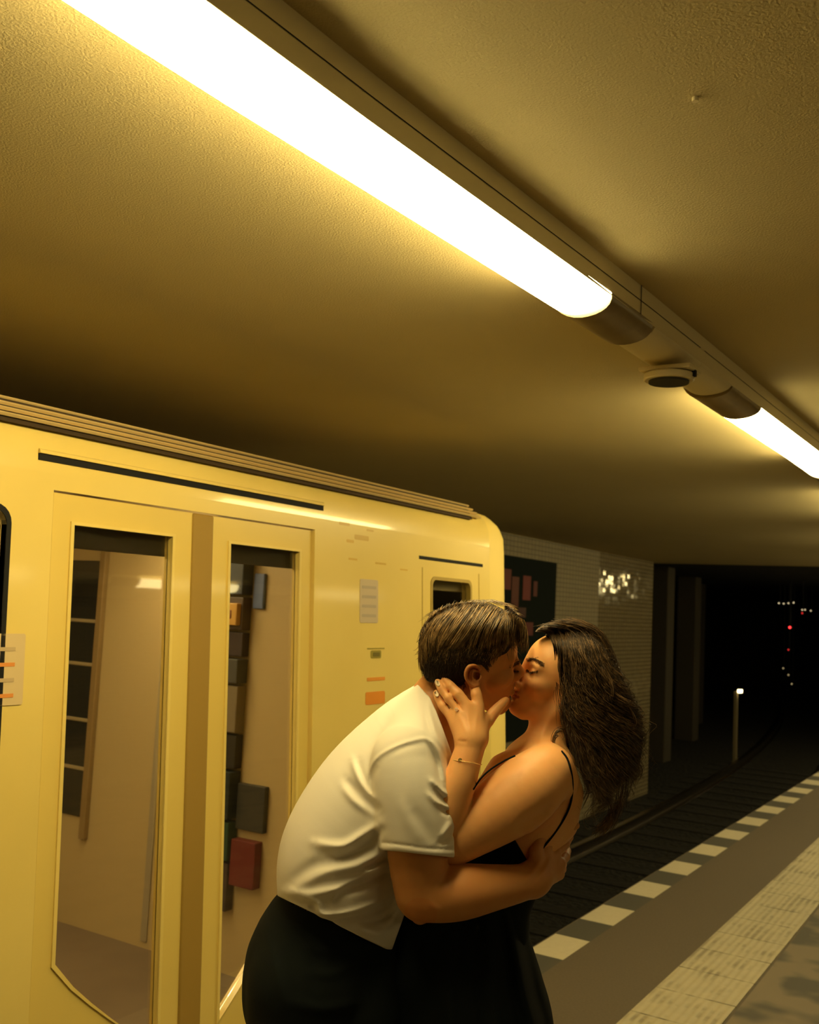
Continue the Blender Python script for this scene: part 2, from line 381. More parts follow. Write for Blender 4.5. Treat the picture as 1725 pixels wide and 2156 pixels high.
for i, (px, py, e, l) in enumerate([(1664, 1321, 6, 'bright red signal light in the dark tunnel, right of the wall'), (1690, 1291, 1.6, 'faint red light just below the pale lamp row'), (1661, 1368, 1.4, 'dim red signal light below the bright red one')]):
    p = at(px, py, 22.0 + 0.3 * i); dot_light(p[0], p[1], p[2], 0.024 if i == 0 else 0.015, (1, 0.03, 0.03), e, 'signal_light', l, 'signal')
for i, (px, py) in enumerate([(1650, 1407), (1661, 1421), (1668, 1440)]):
    p = at(px, py, 26.0); dot_light(p[0], p[1], p[2], 0.016, (1, 0.75, 0.35), 0.8, 'marker_light', ['highest of three faint marker lights low in the tunnel', 'middle of three faint marker lights low in the tunnel', 'lowest of three faint marker lights low in the tunnel'][i], 'lamp', 'faint marker lights')
p = at(1550, 1464, 19.6)
wl = empty('track_lamp', (p[0], p[1], -1.02), 'small lit lamp on a short post beside the tunnel track', 'lamp')
MB().box(p[0] - 0.035, p[0] + 0.035, p[1] - 0.03, p[1] + 0.03, -1.02, p[2] + 0.08).build('post', mat('post_paint', (0.22, 0.18, 0.10), 0.8), wl, bevel=0.006)
MB().box(p[0] + 0.04, p[0] + 0.115, p[1] - 0.05, p[1] + 0.05, p[2] + 0.055, p[2] + 0.12).build('head', mat('track_lamp_glow', (0.4, 0.4, 0.3), 0.4, emit=(1, 0.75, 0.35), estr=12), wl, bevel=0.01)
MB().box(p[0] + 0.0, p[0] + 0.10, p[1] - 0.04, p[1] + 0.04, p[2] + 0.12, p[2] + 0.135).build('cap', M_black, wl)

# ------------------------------------------------------------------ the yellow train standing at the platform
TX = -2.245                                        # outer face of its side
def lean(v):                                       # the side leans inwards above the sill
    x, y, z = v
    return (x - 0.056 * (z - 0.95), y, z)
TR = empty('train', (TX - 1.15, 0, -0.95), 'yellow underground train standing along the platform behind the couple', 'train')
M_yel = mat('train_yellow', (0.88, 0.70, 0.22), 0.30, spec=0.5, coat=0.5, vary=(1.6, (0.83, 0.65, 0.19), 0.35, 0.65))
M_yeld = mat('door_yellow', (0.82, 0.63, 0.17), 0.28, spec=0.5, coat=0.5)
M_rub = mat('door_rubber', (0.38, 0.24, 0.045), 0.6)
M_bronze = mat('roof_rib', (0.80, 0.62, 0.30), 0.35, metal=0.3)
M_glass = mat('train_glass', (0.9, 0.88, 0.8), 0.02, trans=1.0, ior=1.5)
M_in = mat('interior_panel', (0.66, 0.53, 0.30), 0.6)
M_inf = mat('interior_floor', (0.16, 0.12, 0.08), 0.5)
M_head = mat('window_header', (0.035, 0.025, 0.012), 0.6)
M_seat = mat('seat_fabric', (0.05, 0.05, 0.08), 0.9, vary=(55, (0.30, 0.10, 0.06), 0.55, 0.58))
M_pole = mat('grab_pole_yellow', (0.80, 0.60, 0.10), 0.3)
M_slot = M_black
Y0, YF = -7.6, 4.42
zt = 2.0
door_hole = [(1.80, 0.02), (2.99, 0.02), (2.99, 1.955), (1.80, 1.955)]
holes = [door_hole, rrect(3.855, 4.22, 1.02, 1.815, 0.03), rrect(0.32, 1.655, 0.95, 1.885, 0.04),
         [(-1.20, 0.02), (-0.04, 0.02), (-0.04, 1.955), (-1.20, 1.955)], rrect(-3.0, -1.4, 0.95, 1.885, 0.04), rrect(-6.2, -4.8, 0.95, 1.885, 0.04)]
MB().plate([(Y0, -0.55), (YF, -0.55), (YF, zt), (Y0, zt)], holes, TX - 0.05, TX).build('side_panel', M_yel, TR, shear=lean)
# roof shell: curves in above the side panel, with the rounded driving end
half = 1.15; cx = TX - half
def ring(y, ins, drop, full=False):
    P = [(half, 2.0), (half - 0.004, 2.08), (half - 0.026, 2.13), (half - 0.07, 2.165), (half - 0.14, 2.185), (half - 0.3, 2.23), (half - 0.6, 2.29), (0.0, 2.32)]
    P = P + [(-a, b) for a, b in P[-2::-1]]
    if full: P = [(half - 0.02, -0.55), (half, 0.3), (half, 0.95), (half, 1.5)] + P + [(-half, 1.5), (-half, 0.95), (-half, 0.3), (-half + 0.02, -0.55)]
    out = []
    for a, b in P:
        s = (half - ins) / half
        bb = b - drop * max(0.0, (b - 1.6) / 0.6)
        out.append((cx + a * s, y, bb))
    return out
rr_ = [ring(Y0, 0, 0), ring(YF, 0, 0)]
V = [p for r in rr_ for p in r]; n = len(rr_[0])
def lean2(v):
    x, y, z = v; k = 0.056 * (z - 0.95)
    return (x - k * min(1, max(-1, (x - cx) / half)), y, z)
MB().add(V, [(k, k + 1, n + k + 1, n + k) for k in range(n - 1)]).build('roof', M_yel, TR, smooth=True, shear=lean2)
fr = [(YF, 0, 0), (4.50, 0.002, 0.0), (4.57, 0.010, 0.012), (4.63, 0.026, 0.03), (4.68, 0.052, 0.055), (4.715, 0.09, 0.085), (4.735, 0.14, 0.12), (4.745, 0.22, 0.17)]
rings = [ring(y, i, d, True) for y, i, d in fr]
V = [p for r in rings for p in r]; n = len(rings[0]); F = []
for i in range(len(rings) - 1): F += [(i * n + k, i * n + k + 1, (i + 1) * n + k + 1, (i + 1) * n + k) for k in range(n - 1)]
F.append(tuple((len(rings) - 1) * n + k for k in range(n)))
MB().add(V, F).build('driving_end', mat('nose_yellow', (0.88, 0.70, 0.22), 0.5, spec=0.35), TR, smooth=True, shear=lean2)
MB().box(cx - 0.85, cx + 0.85, 4.74, 4.755, 1.05, 1.78).build('windscreen', M_black, TR, bevel=0.006)
for sx in (-0.75, 0.75):
    MB().tube([(cx + sx, 4.72, 0.15), (cx + sx, 4.77, 0.15)], 0.08, 20).build('headlight', mat('headlight_glass', (0.7, 0.7, 0.6), 0.1), TR)
MB().box(cx - half + 0.02, cx + half - 0.02, Y0, 4.66, -0.60, -0.50).build('underframe', M_black, TR)
for y in (-5.5, -3.6, 1.4, 3.3):
    MB().tube([(cx + 0.80, y, -0.50), (cx + 0.66, y, -0.50)], 0.37, 28).build('wheel', M_rust, TR)
    MB().tube([(cx - 0.80, y, -0.50), (cx - 0.66, y, -0.50)], 0.37, 28).build('wheel', M_rust, TR)
MB().box(cx - half, cx + half, Y0 - 0.02, Y0, -0.5, 2.2).build('rear_end', M_yel, TR)
MB().box(cx - half, cx - half + 0.05, Y0, YF, -0.55, 2.0).build('far_side_panel', M_in, TR, shear=lambda v: (v[0] + 0.056 * (v[2] - 0.95), v[1], v[2]))
# ribbed gutter along the roof edge
g = MB()
for k in range(4):
    z0 = 2.134 + 0.0165 * k; x0 = TX - 0.006 - 0.012 * k
    g.prism([(x0 - 0.03, z0), (x0 + 0.004, z0), (x0 + 0.010, z0 + 0.006), (x0 + 0.006, z0 + 0.0105), (x0 - 0.03, z0 + 0.0105)], Y0, 4.33 - 0.02 * k)
g.build('roof_rib', M_bronze, TR, shear=lean)
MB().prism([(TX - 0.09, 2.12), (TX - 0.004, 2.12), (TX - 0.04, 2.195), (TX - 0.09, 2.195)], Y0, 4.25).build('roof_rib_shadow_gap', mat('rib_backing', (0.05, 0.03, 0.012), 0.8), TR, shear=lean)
# grooves above the doors and beside the cab
def slot(y0, y1, z0, z1, name='door_track'):
    MB().box(TX - 0.004, TX + 0.0015, y0, y1, z0, z1).build(name, M_slot, TR, shear=lean)
    MB().prism([(TX, z1), (TX + 0.007, z1 + 0.001), (TX + 0.005, z1 + 0.010), (TX, z1 + 0.014)], y0, y1).build('highlight_lip', M_yel, TR, shear=lean)  # added lip, shaped to give a highlight along the slot
slot(1.745, 3.04, 2.032, 2.05)
slot(-1.26, 0.03, 2.032, 2.05)
MB().box(TX - 0.004, TX + 0.0015, 3.745, 4.345, 1.895, 1.91).build('cab_slot', M_slot, TR, shear=lean)
# sliding door leaves with tall windows cut away at their outer lower corners
def leaf(y0, y1, wy0, wy1, mirror):
    d = empty('door', (TX, (y0 + y1) / 2, 0.02)); d.parent = TR; d.location = Vector((TX, (y0 + y1) / 2, 0.02)) - TR.location
    zt_, zb, zc = 1.865, 0.34, 0.68
    win = [(wy0, zt_), (wy0, zb), (wy1, zb), (wy1, zt_)]
    cut = []
    if not mirror:  # outer side is low y
        for k in range(7):
            a = k / 6; cut.append((wy0 + (wy1 - wy0) * a, zc - (zc - zb) * (a ** 0.85)))
        win = [(wy0, zt_)] + cut + [(wy1, zt_)]
    else:
        for k in range(7):
            a = k / 6; cut.append((wy1 - (wy1 - wy0) * a, zc - (zc - zb) * (a ** 0.85)))
        win = [(wy1, zt_)] + cut + [(wy0, zt_)]
    outer = [(y0, 0.03), (y1, 0.03), (y1, 1.95), (y0, 1.95)]
    MB().plate(outer, [win], TX - 0.045, TX - 0.012).build('leaf_panel', M_yeld, d, shear=lean)
    MB().plate(win, [], TX - 0.034, TX - 0.028).build('window_pane', M_glass, d, shear=lean)
    # raised lip round the glass
    cy = sum(p[0] for p in win) / len(win); cz = 1.1
    big = [(cy + (p[0] - cy) * 1.06, cz + (p[1] - cz) * 1.012) for p in win]
    MB().plate(big, [win], TX - 0.013, TX - 0.007).build('window_frame', M_rub if False else M_yel, d, shear=lean)
    MB().box(TX - 0.075, TX - 0.05, wy0 - 0.02, wy1 + 0.02, 1.802, 1.90).build('window_header', M_head, d, shear=lean)
leaf(1.81, 2.365, 1.882, 2.265, False)
leaf(2.435, 2.98, 2.535, 2.91, True)
leaf(-1.19, -0.66, -1.11, -0.77, False)
leaf(-0.58, -0.05, -0.49, -0.13, True)
for y in (2.40, -0.62):
    o = MB().prism([(TX - 0.04, 0.03), (TX - 0.006, 0.03), (TX - 0.006, 1.95), (TX - 0.04, 1.95)], y - 0.048, y + 0.048).build('door_rubber', M_rub, TR, shear=lean, bevel=0.006)
# side windows and the cab door window
for (a, b, c, d_) in ((0.32, 1.655, 0.95, 1.885), (-3.0, -1.4, 0.95, 1.885), (-6.2, -4.8, 0.95, 1.885)):
    w = empty('side_window', (TX, (a + b) / 2, c)); w.parent = TR; w.location = Vector((TX, (a + b) / 2, c)) - TR.location
    MB().plate(rrect(a, b, c, d_, 0.04), [], TX - 0.03, TX - 0.024).build('pane', M_glass, w, shear=lean)
    MB().plate(rrect(a - 0.014, b + 0.014, c - 0.014, d_ + 0.014, 0.05), [rrect(a, b, c, d_, 0.04)], TX - 0.02, TX + 0.003).build('rubber_seal', M_black, w, shear=lean)
w = empty('cab_window', (TX, 3.97, 1.02)); w.parent = TR; w.location = Vector((TX, 3.97, 1.02)) - TR.location
MB().plate(rrect(3.855, 4.22, 1.02, 1.815, 0.03), [], TX - 0.03, TX - 0.024).build('pane', M_glass, w, shear=lean)
MB().plate(rrect(3.845, 4.23, 1.01, 1.825, 0.035), [rrect(3.86, 4.215, 1.025, 1.81, 0.03)], TX - 0.02, TX + 0.003).build('rubber_seal', mat('cab_seal', (0.45, 0.32, 0.06), 0.5), w, shear=lean)
MB().box(TX - 0.09, TX - 0.05, 3.84, 4.23, 1.765, 1.83).build('sun_blind', mat('sun_blind', (0.28, 0.24, 0.13), 0.7), w, shear=lean)
MB().box(TX - 0.52, TX - 0.5, 3.60, 4.4, 0.1, 2.0).build('cab_wall', mat('cab_dark', (0.12, 0.11, 0.08), 0.8), TR)
MB().box(TX - 0.50, TX - 0.42, 3.80, 4.05, 1.52, 1.60).build('cab_switch_box', mat('cab_box', (0.25, 0.20, 0.10), 0.6), TR)
# cab door outline
for (a, b, c, d_) in ((3.77, 3.776, 0.05, 1.86), (4.302, 4.308, 0.05, 1.86)):
    MB().box(TX - 0.002, TX + 0.001, a, b, c, d_).build('door_joint', mat('joint_line', (0.45, 0.30, 0.04), 0.6), TR, shear=lean)
# stickers, notices and grime marks on the panel between the doors and the cab
def patch(y0, y1, z0, z1, colr, name, r=0.3, up=0.0015):
    return MB().plate(rrect(y0, y1, z0, z1, min(0.008, (y1 - y0) / 4, (z1 - z0) / 4), 3), [], TX, TX + up).build(name, mat(name, colr, r), TR, shear=lean)
patch(3.29, 3.42, 1.61, 1.785, (0.62, 0.52, 0.38), 'notice')
for k in range(4): patch(3.305, 3.405, 1.633 + 0.038 * k, 1.645 + 0.038 * k, (0.50, 0.43, 0.34), 'notice_line', up=0.0022)
patch(3.345, 3.47, 1.505, 1.510, (0.45, 0.36, 0.07), 'marking'); patch(3.37, 3.445, 1.468, 1.500, (0.36, 0.30, 0.055), 'marking')
patch(3.385, 3.435, 1.475, 1.492, (0.20, 0.17, 0.04), 'marking', up=0.0022)
patch(3.345, 3.475, 1.378, 1.392, (0.85, 0.36, 0.06), 'warning_sticker'); patch(3.335, 3.475, 1.285, 1.335, (0.85, 0.33, 0.05), 'warning_sticker')
for (y, z, a, b, c) in ((3.18, 1.995, 0.07, 0.012, 0), (3.30, 1.95, 0.10, 0.02, 1), (3.22, 1.93, 0.05, 0.012, 0), (3.36, 1.985, 0.05, 0.008, 1), (3.24, 1.86, 0.06, 0.008, 0), (3.44, 1.855, 0.08, 0.008, 1), (3.62, 1.84, 0.06, 0.006, 0)):
    patch(y - a / 2, y + a / 2, z - b / 2, z + b / 2, ((0.72, 0.47, 0.07), (0.66, 0.44, 0.07))[c], 'grime_mark', up=0.0006)
# timetable-like sheet stuck inside the big side window, at the left picture edge
st = MB().plate(rrect(1.28, 1.73, 1.375, 1.56, 0.006), [], TX + 0.001, TX + 0.003).build('route_sticker', mat('route_sheet', (0.70, 0.55, 0.30), 0.5), TR, shear=lean)
for k in range(4):
    MB().box(TX + 0.003, TX + 0.004, 1.32, 1.70, 1.395 + 0.04 * k, 1.405 + 0.04 * k).build('printed_line', mat('sheet_print', ((0.78, 0.30, 0.06), (0.55, 0.42, 0.24))[k % 2], 0.6), TR, shear=lean)
# inside: floor, ceiling, benches, poles, lights
FX = TX - 2.24
MB().box(FX, TX - 0.06, Y0, 4.0, 0.0, 0.02).build('interior_floor', M_inf, TR)
MB().box(FX, TX - 0.2, Y0, 4.2, 2.03, 2.05).build('interior_ceiling', M_in, TR)
for (a, b, c, d_) in ((0.2, 1.5, 0.95, 1.75), (3.05, 3.35, 0.9, 1.75), (-3.0, -1.4, 0.95, 1.75)):
    MB().box(FX + 0.056, FX + 0.060, a, b, c, d_).build('far_window', mat('far_window_dark', (0.01, 0.012, 0.012), 0.08), TR)
for (a, b) in ((3.62, 3.98), (4.35, 4.62)): pass
for (a, b) in ((3.72, 4.10), (2.60, 2.98)):
    MB().box(FX + 0.056, FX + 0.060, a, b, 0.55, 1.78).build('far_door_window', mat('far_window_dark', (0.01, 0.012, 0.012), 0.08), TR)
def bench(y0, y1, side):
    x0, x1 = (FX + 0.06, FX + 0.50) if side < 0 else (TX - 0.52, TX - 0.07)
    b_ = MB().box(x0, x1, y0, y1, 0.38, 0.46); bx = (x0, x0 + 0.07) if side < 0 else (x1 - 0.07, x1)
    b_.box(bx[0], bx[1], y0, y1, 0.46, 0.92)
    b_.build('bench', M_seat, TR, bevel=0.02)
    MB().box(x0, x1 - 0.05, y0 + 0.02, y1 - 0.02, 0.02, 0.38).build('bench_box', M_in, TR)
bench(0.2, 1.6, -1); bench(0.2, 1.6, 1); bench(-3.1, -1.3, -1)
for (x, y) in ((TX - 0.60, 1.72), (FX + 0.62, 1.9), (TX - 1.12, 2.36)):
    MB().tube([(x, y, 0.02), (x, y, 2.03)], 0.017, 12).build('grab_pole', M_pole, TR, smooth=True)
MB().box(TX - 0.62, TX - 0.07, 1.69, 1.72, 0.5, 1.75).build('draught_screen', mat('screen_panel', (0.50, 0.38, 0.18), 0.5), TR)
MB().box(FX + 0.06, TX - 0.1, 3.52, 3.55, 0.02, 2.03).build('cab_partition', mat('partition_panel', (0.40, 0.31, 0.15), 0.5), TR)
# fittings on the cab partition, seen through the door glass
def fit(x0, x1, z0, z1, colr, name, t=0.03, r=0.5):
    MB().box(x0, x1, 3.52 - t, 3.52, z0, z1).build(name, mat('fitting_' + name, colr, r), TR, bevel=0.004)
fit(-4.33, -4.06, 0.55, 1.84, (0.020, 0.020, 0.018), 'dark_window', 0.012, 0.1)
for z in (0.78, 1.02, 1.30, 1.52): fit(-4.34, -4.05, z, z + 0.018, (0.30, 0.24, 0.13), 'window_bar', 0.02)
fit(-4.06, -4.02, 0.45, 1.95, (0.22, 0.15, 0.06), 'door_post', 0.03)
fit(-3.60, -3.56, 0.05, 2.0, (0.28, 0.24, 0.16), 'panel_joint', 0.01)
zs = [0.30, 0.52, 0.70, 0.92, 1.08, 1.30, 1.42, 1.54, 1.70, 1.88]
cs = [(0.05, 0.035, 0.03), (0.015, 0.05, 0.03), (0.012, 0.02, 0.022), (0.02, 0.018, 0.015), (0.16, 0.13, 0.08), (0.05, 0.05, 0.045), (0.03, 0.02, 0.02), (0.07, 0.05, 0.04), (0.02, 0.025, 0.035)]
for k in range(9): fit(-3.23, -3.05, zs[k], zs[k + 1] - 0.012, cs[k], 'control_box', 0.05 + 0.012 * (k % 3))
fit(-3.04, -2.90, 0.42, 0.62, (0.12, 0.015, 0.012), 'red_box', 0.05); fit(-3.04, -2.88, 0.66, 0.86, (0.03, 0.03, 0.025), 'equipment_cover', 0.03)
fit(-3.20, -3.06, 1.56, 1.66, (0.42, 0.24, 0.05), 'orange_notice', 0.09); fit(-3.165, -3.09, 1.59, 1.63, (0.22, 0.09, 0.03), 'notice_print', 0.094)
fit(-3.03, -2.97, 1.64, 1.80, (0.10, 0.14, 0.30), 'blue_notice', 0.02)
MB().box(TX - 0.40, TX - 0.22, 3.8, 4.2, 1.985, 2.0).build('cab_lamp', mat('cab_lamp_glow', (0.8, 0.8, 0.7), 0.5, emit=(1, 0.8, 0.45), estr=2.5), TR)  # added glowing plate that brightens the otherwise black cab
for z in (1.20, 1.38, 1.66):
    MB().box(TX - 0.50, TX - 0.44, 3.70 + 0.1 * (z > 1.3), 4.2, z, z + 0.05).build('cab_shelf', mat('cab_shelf', (0.20, 0.17, 0.10), 0.6), TR)
MB().box(cx - 0.10, cx + 0.10, Y0 + 0.2, 3.4, 2.005, 2.03).build('interior_lamp', mat('interior_lamp_glow', (0.8, 0.8, 0.7), 0.5, emit=(1, 0.76, 0.36), estr=22.0), TR)

# ------------------------------------------------------------------ smooth sculpting kit: distance fields turned into one closed surface
def PT(px, py, w=0.0):                             # image place + millimetres towards the camera -> camera-axis millimetres
    d = 2100.0 - w
    return np.array([(px - 862.5) * d / 2100, (py - 1078.0) * d / 2100, d])
DOWN = RW.T @ np.array([0, 0, -1.0])
def to_world(V): return EYE + (np.asarray(V) / 1000.0) @ RW.T
def to_cam(Pw): return (RW.T @ (np.asarray(Pw, float) - EYE)) * 1000
def smin(a, b, k):
    if k <= 0: return np.minimum(a, b)
    h = np.maximum(k - np.abs(a - b), 0) / k
    return np.minimum(a, b) - h * h * k * 0.25
class Vol:
    def __init__(s, lo, hi, h):
        s.lo = np.array(lo, float); s.h = float(h); s.n = (np.ceil((np.array(hi, float) - s.lo) / h).astype(int) + 1)
        s.F = np.full(s.n, 60.0, np.float32)
    def like(s):
        v = Vol(s.lo, s.lo + 1, s.h); v.n = s.n; v.F = np.full(s.n, 60.0, np.float32); return v
    def sub(s, lo, hi):
        a = np.clip(np.floor((np.array(lo) - s.lo) / s.h).astype(int), 0, s.n); b = np.clip(np.ceil((np.array(hi) - s.lo) / s.h).astype(int) + 1, 0, s.n)
        if (b <= a).any(): return None
        sl = tuple(slice(a[i], b[i]) for i in range(3))
        g = [(s.lo[i] + s.h * np.arange(a[i], b[i])).astype(np.float32) for i in range(3)]
        return sl, g[0][:, None, None], g[1][None, :, None], g[2][None, None, :]
    def put(s, sl, d, k, op):
        if op == 'u': s.F[sl] = smin(s.F[sl], d, k)
        elif op == 's': s.F[sl] = -smin(-s.F[sl], d, k)
    def rc(s, a, b, ra, rb, k=8.0, sw=1.0, op='u'):
        a = np.array(a, float); b = np.array(b, float); rm = max(ra, rb); m = k + 8
        e = np.array([rm + m, rm + m, rm * sw + m])
        q = s.sub(np.minimum(a, b) - e, np.maximum(a, b) + e)
        if q is None: return
        sl, X, Y, Z = q
        a2 = a * (1, 1, 1 / sw); b2 = b * (1, 1, 1 / sw); Zs = Z / sw
        ab = b2 - a2; L = max(float(ab @ ab), 1e-6)
        t = np.clip(((X - a2[0]) * ab[0] + (Y - a2[1]) * ab[1] + (Zs - a2[2]) * ab[2]) / L, 0, 1)
        d = np.sqrt((X - a2[0] - t * ab[0]) ** 2 + (Y - a2[1] - t * ab[1]) ** 2 + (Zs - a2[2] - t * ab[2]) ** 2) - (ra + (rb - ra) * t)
        s.put(sl, d.astype(np.float32), k, op)
    def chain(s, pts, k=8.0, sw=1.0, op='u', sub=1, dr=0.0, raw=False):
        P = [np.array(p[:3], float) if raw else PT(p[0], p[1], p[2]) for p in pts]; R = [p[3] + dr for p in pts]
        if sub > 1:
            t = np.arange(len(P)); tt = np.linspace(0, len(P) - 1, (len(P) - 1) * sub + 1)
            P = catmull(np.array(P), tt); R = catmull(np.array(R)[:, None], tt)[:, 0]
        for i in range(len(P) - 1): s.rc(P[i], P[i + 1], R[i], R[i + 1], k if i == 0 else min(k, 6) if sub > 1 else k, sw, op)
    def ell(s, c, r, ax=None, k=8.0, op='u'):
        c = np.array(c, float); r = np.array(r, float); ax = np.eye(3) if ax is None else ax   # rows = axes
        e = np.sqrt(((ax.T * r) ** 2).sum(1)) + k + 8
        q = s.sub(c - e, c + e)
        if q is None: return
        sl, X, Y, Z = q; X = X - c[0]; Y = Y - c[1]; Z = Z - c[2]
        k0 = 0; k1 = 0
        for i in range(3):
            p = X * ax[i, 0] + Y * ax[i, 1] + Z * ax[i, 2]
            k0 = k0 + (p / r[i]) ** 2; k1 = k1 + (p / r[i] ** 2) ** 2
        k0 = np.sqrt(k0); k1 = np.sqrt(k1) + 1e-9
        s.put(sl, (k0 * (k0 - 1) / k1).astype(np.float32), k, op)
    def stroke(s, pts, sig, amp, wlo=-400, whi=400, taper=True):   # ridge (+) or groove (-) drawn along image points
        P = np.array([(p[0], p[1]) for p in pts], float); P = catmull(P, np.linspace(0, len(P) - 1, (len(P) - 1) * 5 + 1)) if len(P) > 2 else P
        m = 3 * sig + 5
        lo = PT(P[:, 0].min() - m, P[:, 1].min() - m, -100); hi = PT(P[:, 0].max() + m, P[:, 1].max() + m, -100)
        lo = np.minimum(lo, PT(P[:, 0].min() - m, P[:, 1].min() - m, 250)); hi = np.maximum(hi, PT(P[:, 0].max() + m, P[:, 1].max() + m, 250))
        lo[2] = 2100 - whi; hi[2] = 2100 - wlo
        q = s.sub(lo, hi)
        if q is None: return
        sl, X, Y, Z = q
        px = X / Z * 2100 + 862.5; py = Y / Z * 2100 + 1078
        best = None; tb = None; N = len(P) - 1
        for i in range(N):
            a, b = P[i], P[i + 1]; ab = b - a; L = max(ab @ ab, 1e-6)
            t = np.clip(((px - a[0]) * ab[0] + (py - a[1]) * ab[1]) / L, 0, 1)
            d = (px - a[0] - t * ab[0]) ** 2 + (py - a[1] - t * ab[1]) ** 2; tt = (i + t) / N
            if best is None: best, tb = d, tt
            else:
                c = d < best; best = np.where(c, d, best); tb = np.where(c, tt, tb)
        f = np.sin(np.pi * np.clip(tb, 0.03, 0.97)) ** 0.6 if taper else 1.0
        s.F[sl] -= (amp * f * np.exp(-best / (2 * sig * sig))).astype(np.float32)
    def cut(s, a, b, side_pt, op='s', k=0.0, extra=None):
        # keeps the side of the plane (through image line a-b, along the view) that holds side_pt
        A = PT(*a, 0); B = PT(*b, 0); n = np.cross(A, B); n /= np.linalg.norm(n)
        if n @ PT(*side_pt, 0) > 0: n = -n
        X = (s.lo[0] + s.h * np.arange(s.n[0]))[:, None, None]; Y = (s.lo[1] + s.h * np.arange(s.n[1]))[None, :, None]; Z = (s.lo[2] + s.h * np.arange(s.n[2]))[None, None, :]
        d = (X * n[0] + Y * n[1] + Z * n[2]).astype(np.float32)
        return d if op == 'get' else s.F.__setitem__(slice(None), np.maximum(s.F, d))
    def front(s, px, py, off=0.0, back=False):         # distance in front of w=0 of the nearest surface under an image point
        px = np.atleast_1d(np.asarray(px, float)); py = np.atleast_1d(np.asarray(py, float))
        if not hasattr(s, '_h'):
            ins = s.F < 0
            s._has = ins.any(2); i1 = ins.argmax(2)
            i0 = np.maximum(i1 - 1, 0); I, J = np.indices(i1.shape)
            f1 = s.F[I, J, i1]; f0 = s.F[I, J, i0]; t = np.clip(f0 / np.maximum(f0 - f1, 1e-6), 0, 1)
            s._h = s.lo[2] + s.h * (i0 + t)
            rev = ins[:, :, ::-1].argmax(2); s._b = s.lo[2] + s.h * (s.n[2] - 1 - rev)
        H = s._b if back else s._h
        w = np.zeros_like(px)
        for _ in range(3):
            d = 2100 - w; x = (px - 862.5) * d / 2100; y = (py - 1078) * d / 2100
            i = np.clip(np.round((x - s.lo[0]) / s.h).astype(int), 0, s.n[0] - 1); j = np.clip(np.round((y - s.lo[1]) / s.h).astype(int), 0, s.n[1] - 1)
            ok = s._has[i, j]; w = np.where(ok, 2100 - H[i, j], np.nan)
            w = np.where(np.isnan(w), 0, w) if _ < 2 else w
        return w + off
    def inside(s, px, py):
        s.front([900], [1400]); x = (px - 862.5) * 1.0; y = (py - 1078) * 1.0
        i = np.clip(np.round((x - s.lo[0]) / s.h).astype(int), 0, s.n[0] - 1); j = np.clip(np.round((y - s.lo[1]) / s.h).astype(int), 0, s.n[1] - 1)
        return s._has[i, j]
    def surface(s):
        F = s.F; ins = F < 0; n = F.shape
        acc = {}
        base = np.zeros(tuple(k - 1 for k in n), np.uint8)
        for dx in (0, 1):
            for dy in (0, 1):
                for dz in (0, 1): base += ins[dx:n[0] - 1 + dx, dy:n[1] - 1 + dy, dz:n[2] - 1 + dz]
        act = (base > 0) & (base < 8); I = np.argwhere(act); idx = np.full(act.shape, -1, np.int32); idx[act] = np.arange(len(I))
        corners = [(a, b, c) for a in (0, 1) for b in (0, 1) for c in (0, 1)]
        val = {c: F[I[:, 0] + c[0], I[:, 1] + c[1], I[:, 2] + c[2]] for c in corners}
        acc = np.zeros((len(I), 3)); cnt = np.zeros(len(I))
        for c in corners:
            for ax in range(3):
                if c[ax]: continue
                d = list(c); d[ax] = 1; d = tuple(d); u, v = val[c], val[d]; m = (u < 0) != (v < 0)
                t = np.where(m, u / np.where(m, u - v, 1), 0)
                p = np.array(c, float)[None, :].repeat(len(I), 0); p[:, ax] = t
                acc += p * m[:, None]; cnt += m
        V = s.lo + s.h * (I + acc / cnt[:, None])
        Q = []
        for ax in range(3):
            o1, o2 = (ax + 1) % 3, (ax + 2) % 3
            sl0 = [slice(1, -1)] * 3; sl0[ax] = slice(0, -1); sl1 = list(sl0); sl1[ax] = slice(1, None)
            a = ins[tuple(sl0)]; b = ins[tuple(sl1)]; E = np.argwhere(a != b)
            if len(E) == 0: continue
            fl = a[E[:, 0], E[:, 1], E[:, 2]]
            E = E + np.array([0 if i == ax else 1 for i in range(3)])
            def cell(d1, d2):
                q = E.copy(); q[:, o1] -= d1; q[:, o2] -= d2; q = np.clip(q, 0, np.array(idx.shape) - 1); return idx[q[:, 0], q[:, 1], q[:, 2]]
            quad = np.stack([cell(1, 1), cell(0, 1), cell(0, 0), cell(1, 0)], 1)
            quad[~fl] = quad[~fl][:, ::-1]
            Q.append(quad[(quad >= 0).all(1)])
        Q = np.concatenate(Q)
        # light smoothing
        for _ in range(1):
            S_ = np.zeros_like(V); c_ = np.zeros(len(V))
            for i in range(4):
                a_, b_ = Q[:, i], Q[:, (i + 1) % 4]
                for k in range(3): S_[:, k] += np.bincount(a_, V[b_, k], len(V)) + np.bincount(b_, V[a_, k], len(V))
                c_ += np.bincount(a_, minlength=len(V)) + np.bincount(b_, minlength=len(V))
            V = 0.5 * V + 0.5 * S_ / c_[:, None]
        return V, Q
def catmull(P, tt):
    P = np.asarray(P, float); n = len(P); out = []
    for t in tt:
        i = int(min(max(math.floor(t), 0), n - 2)); u = t - i
        p0 = P[max(i - 1, 0)]; p1 = P[i]; p2 = P[i + 1]; p3 = P[min(i + 2, n - 1)]
        out.append(0.5 * (2 * p1 + (p2 - p0) * u + (2 * p0 - 5 * p1 + 4 * p2 - p3) * u * u + (3 * p1 - p0 - 3 * p2 + p3) * u ** 3))
    return np.array(out)
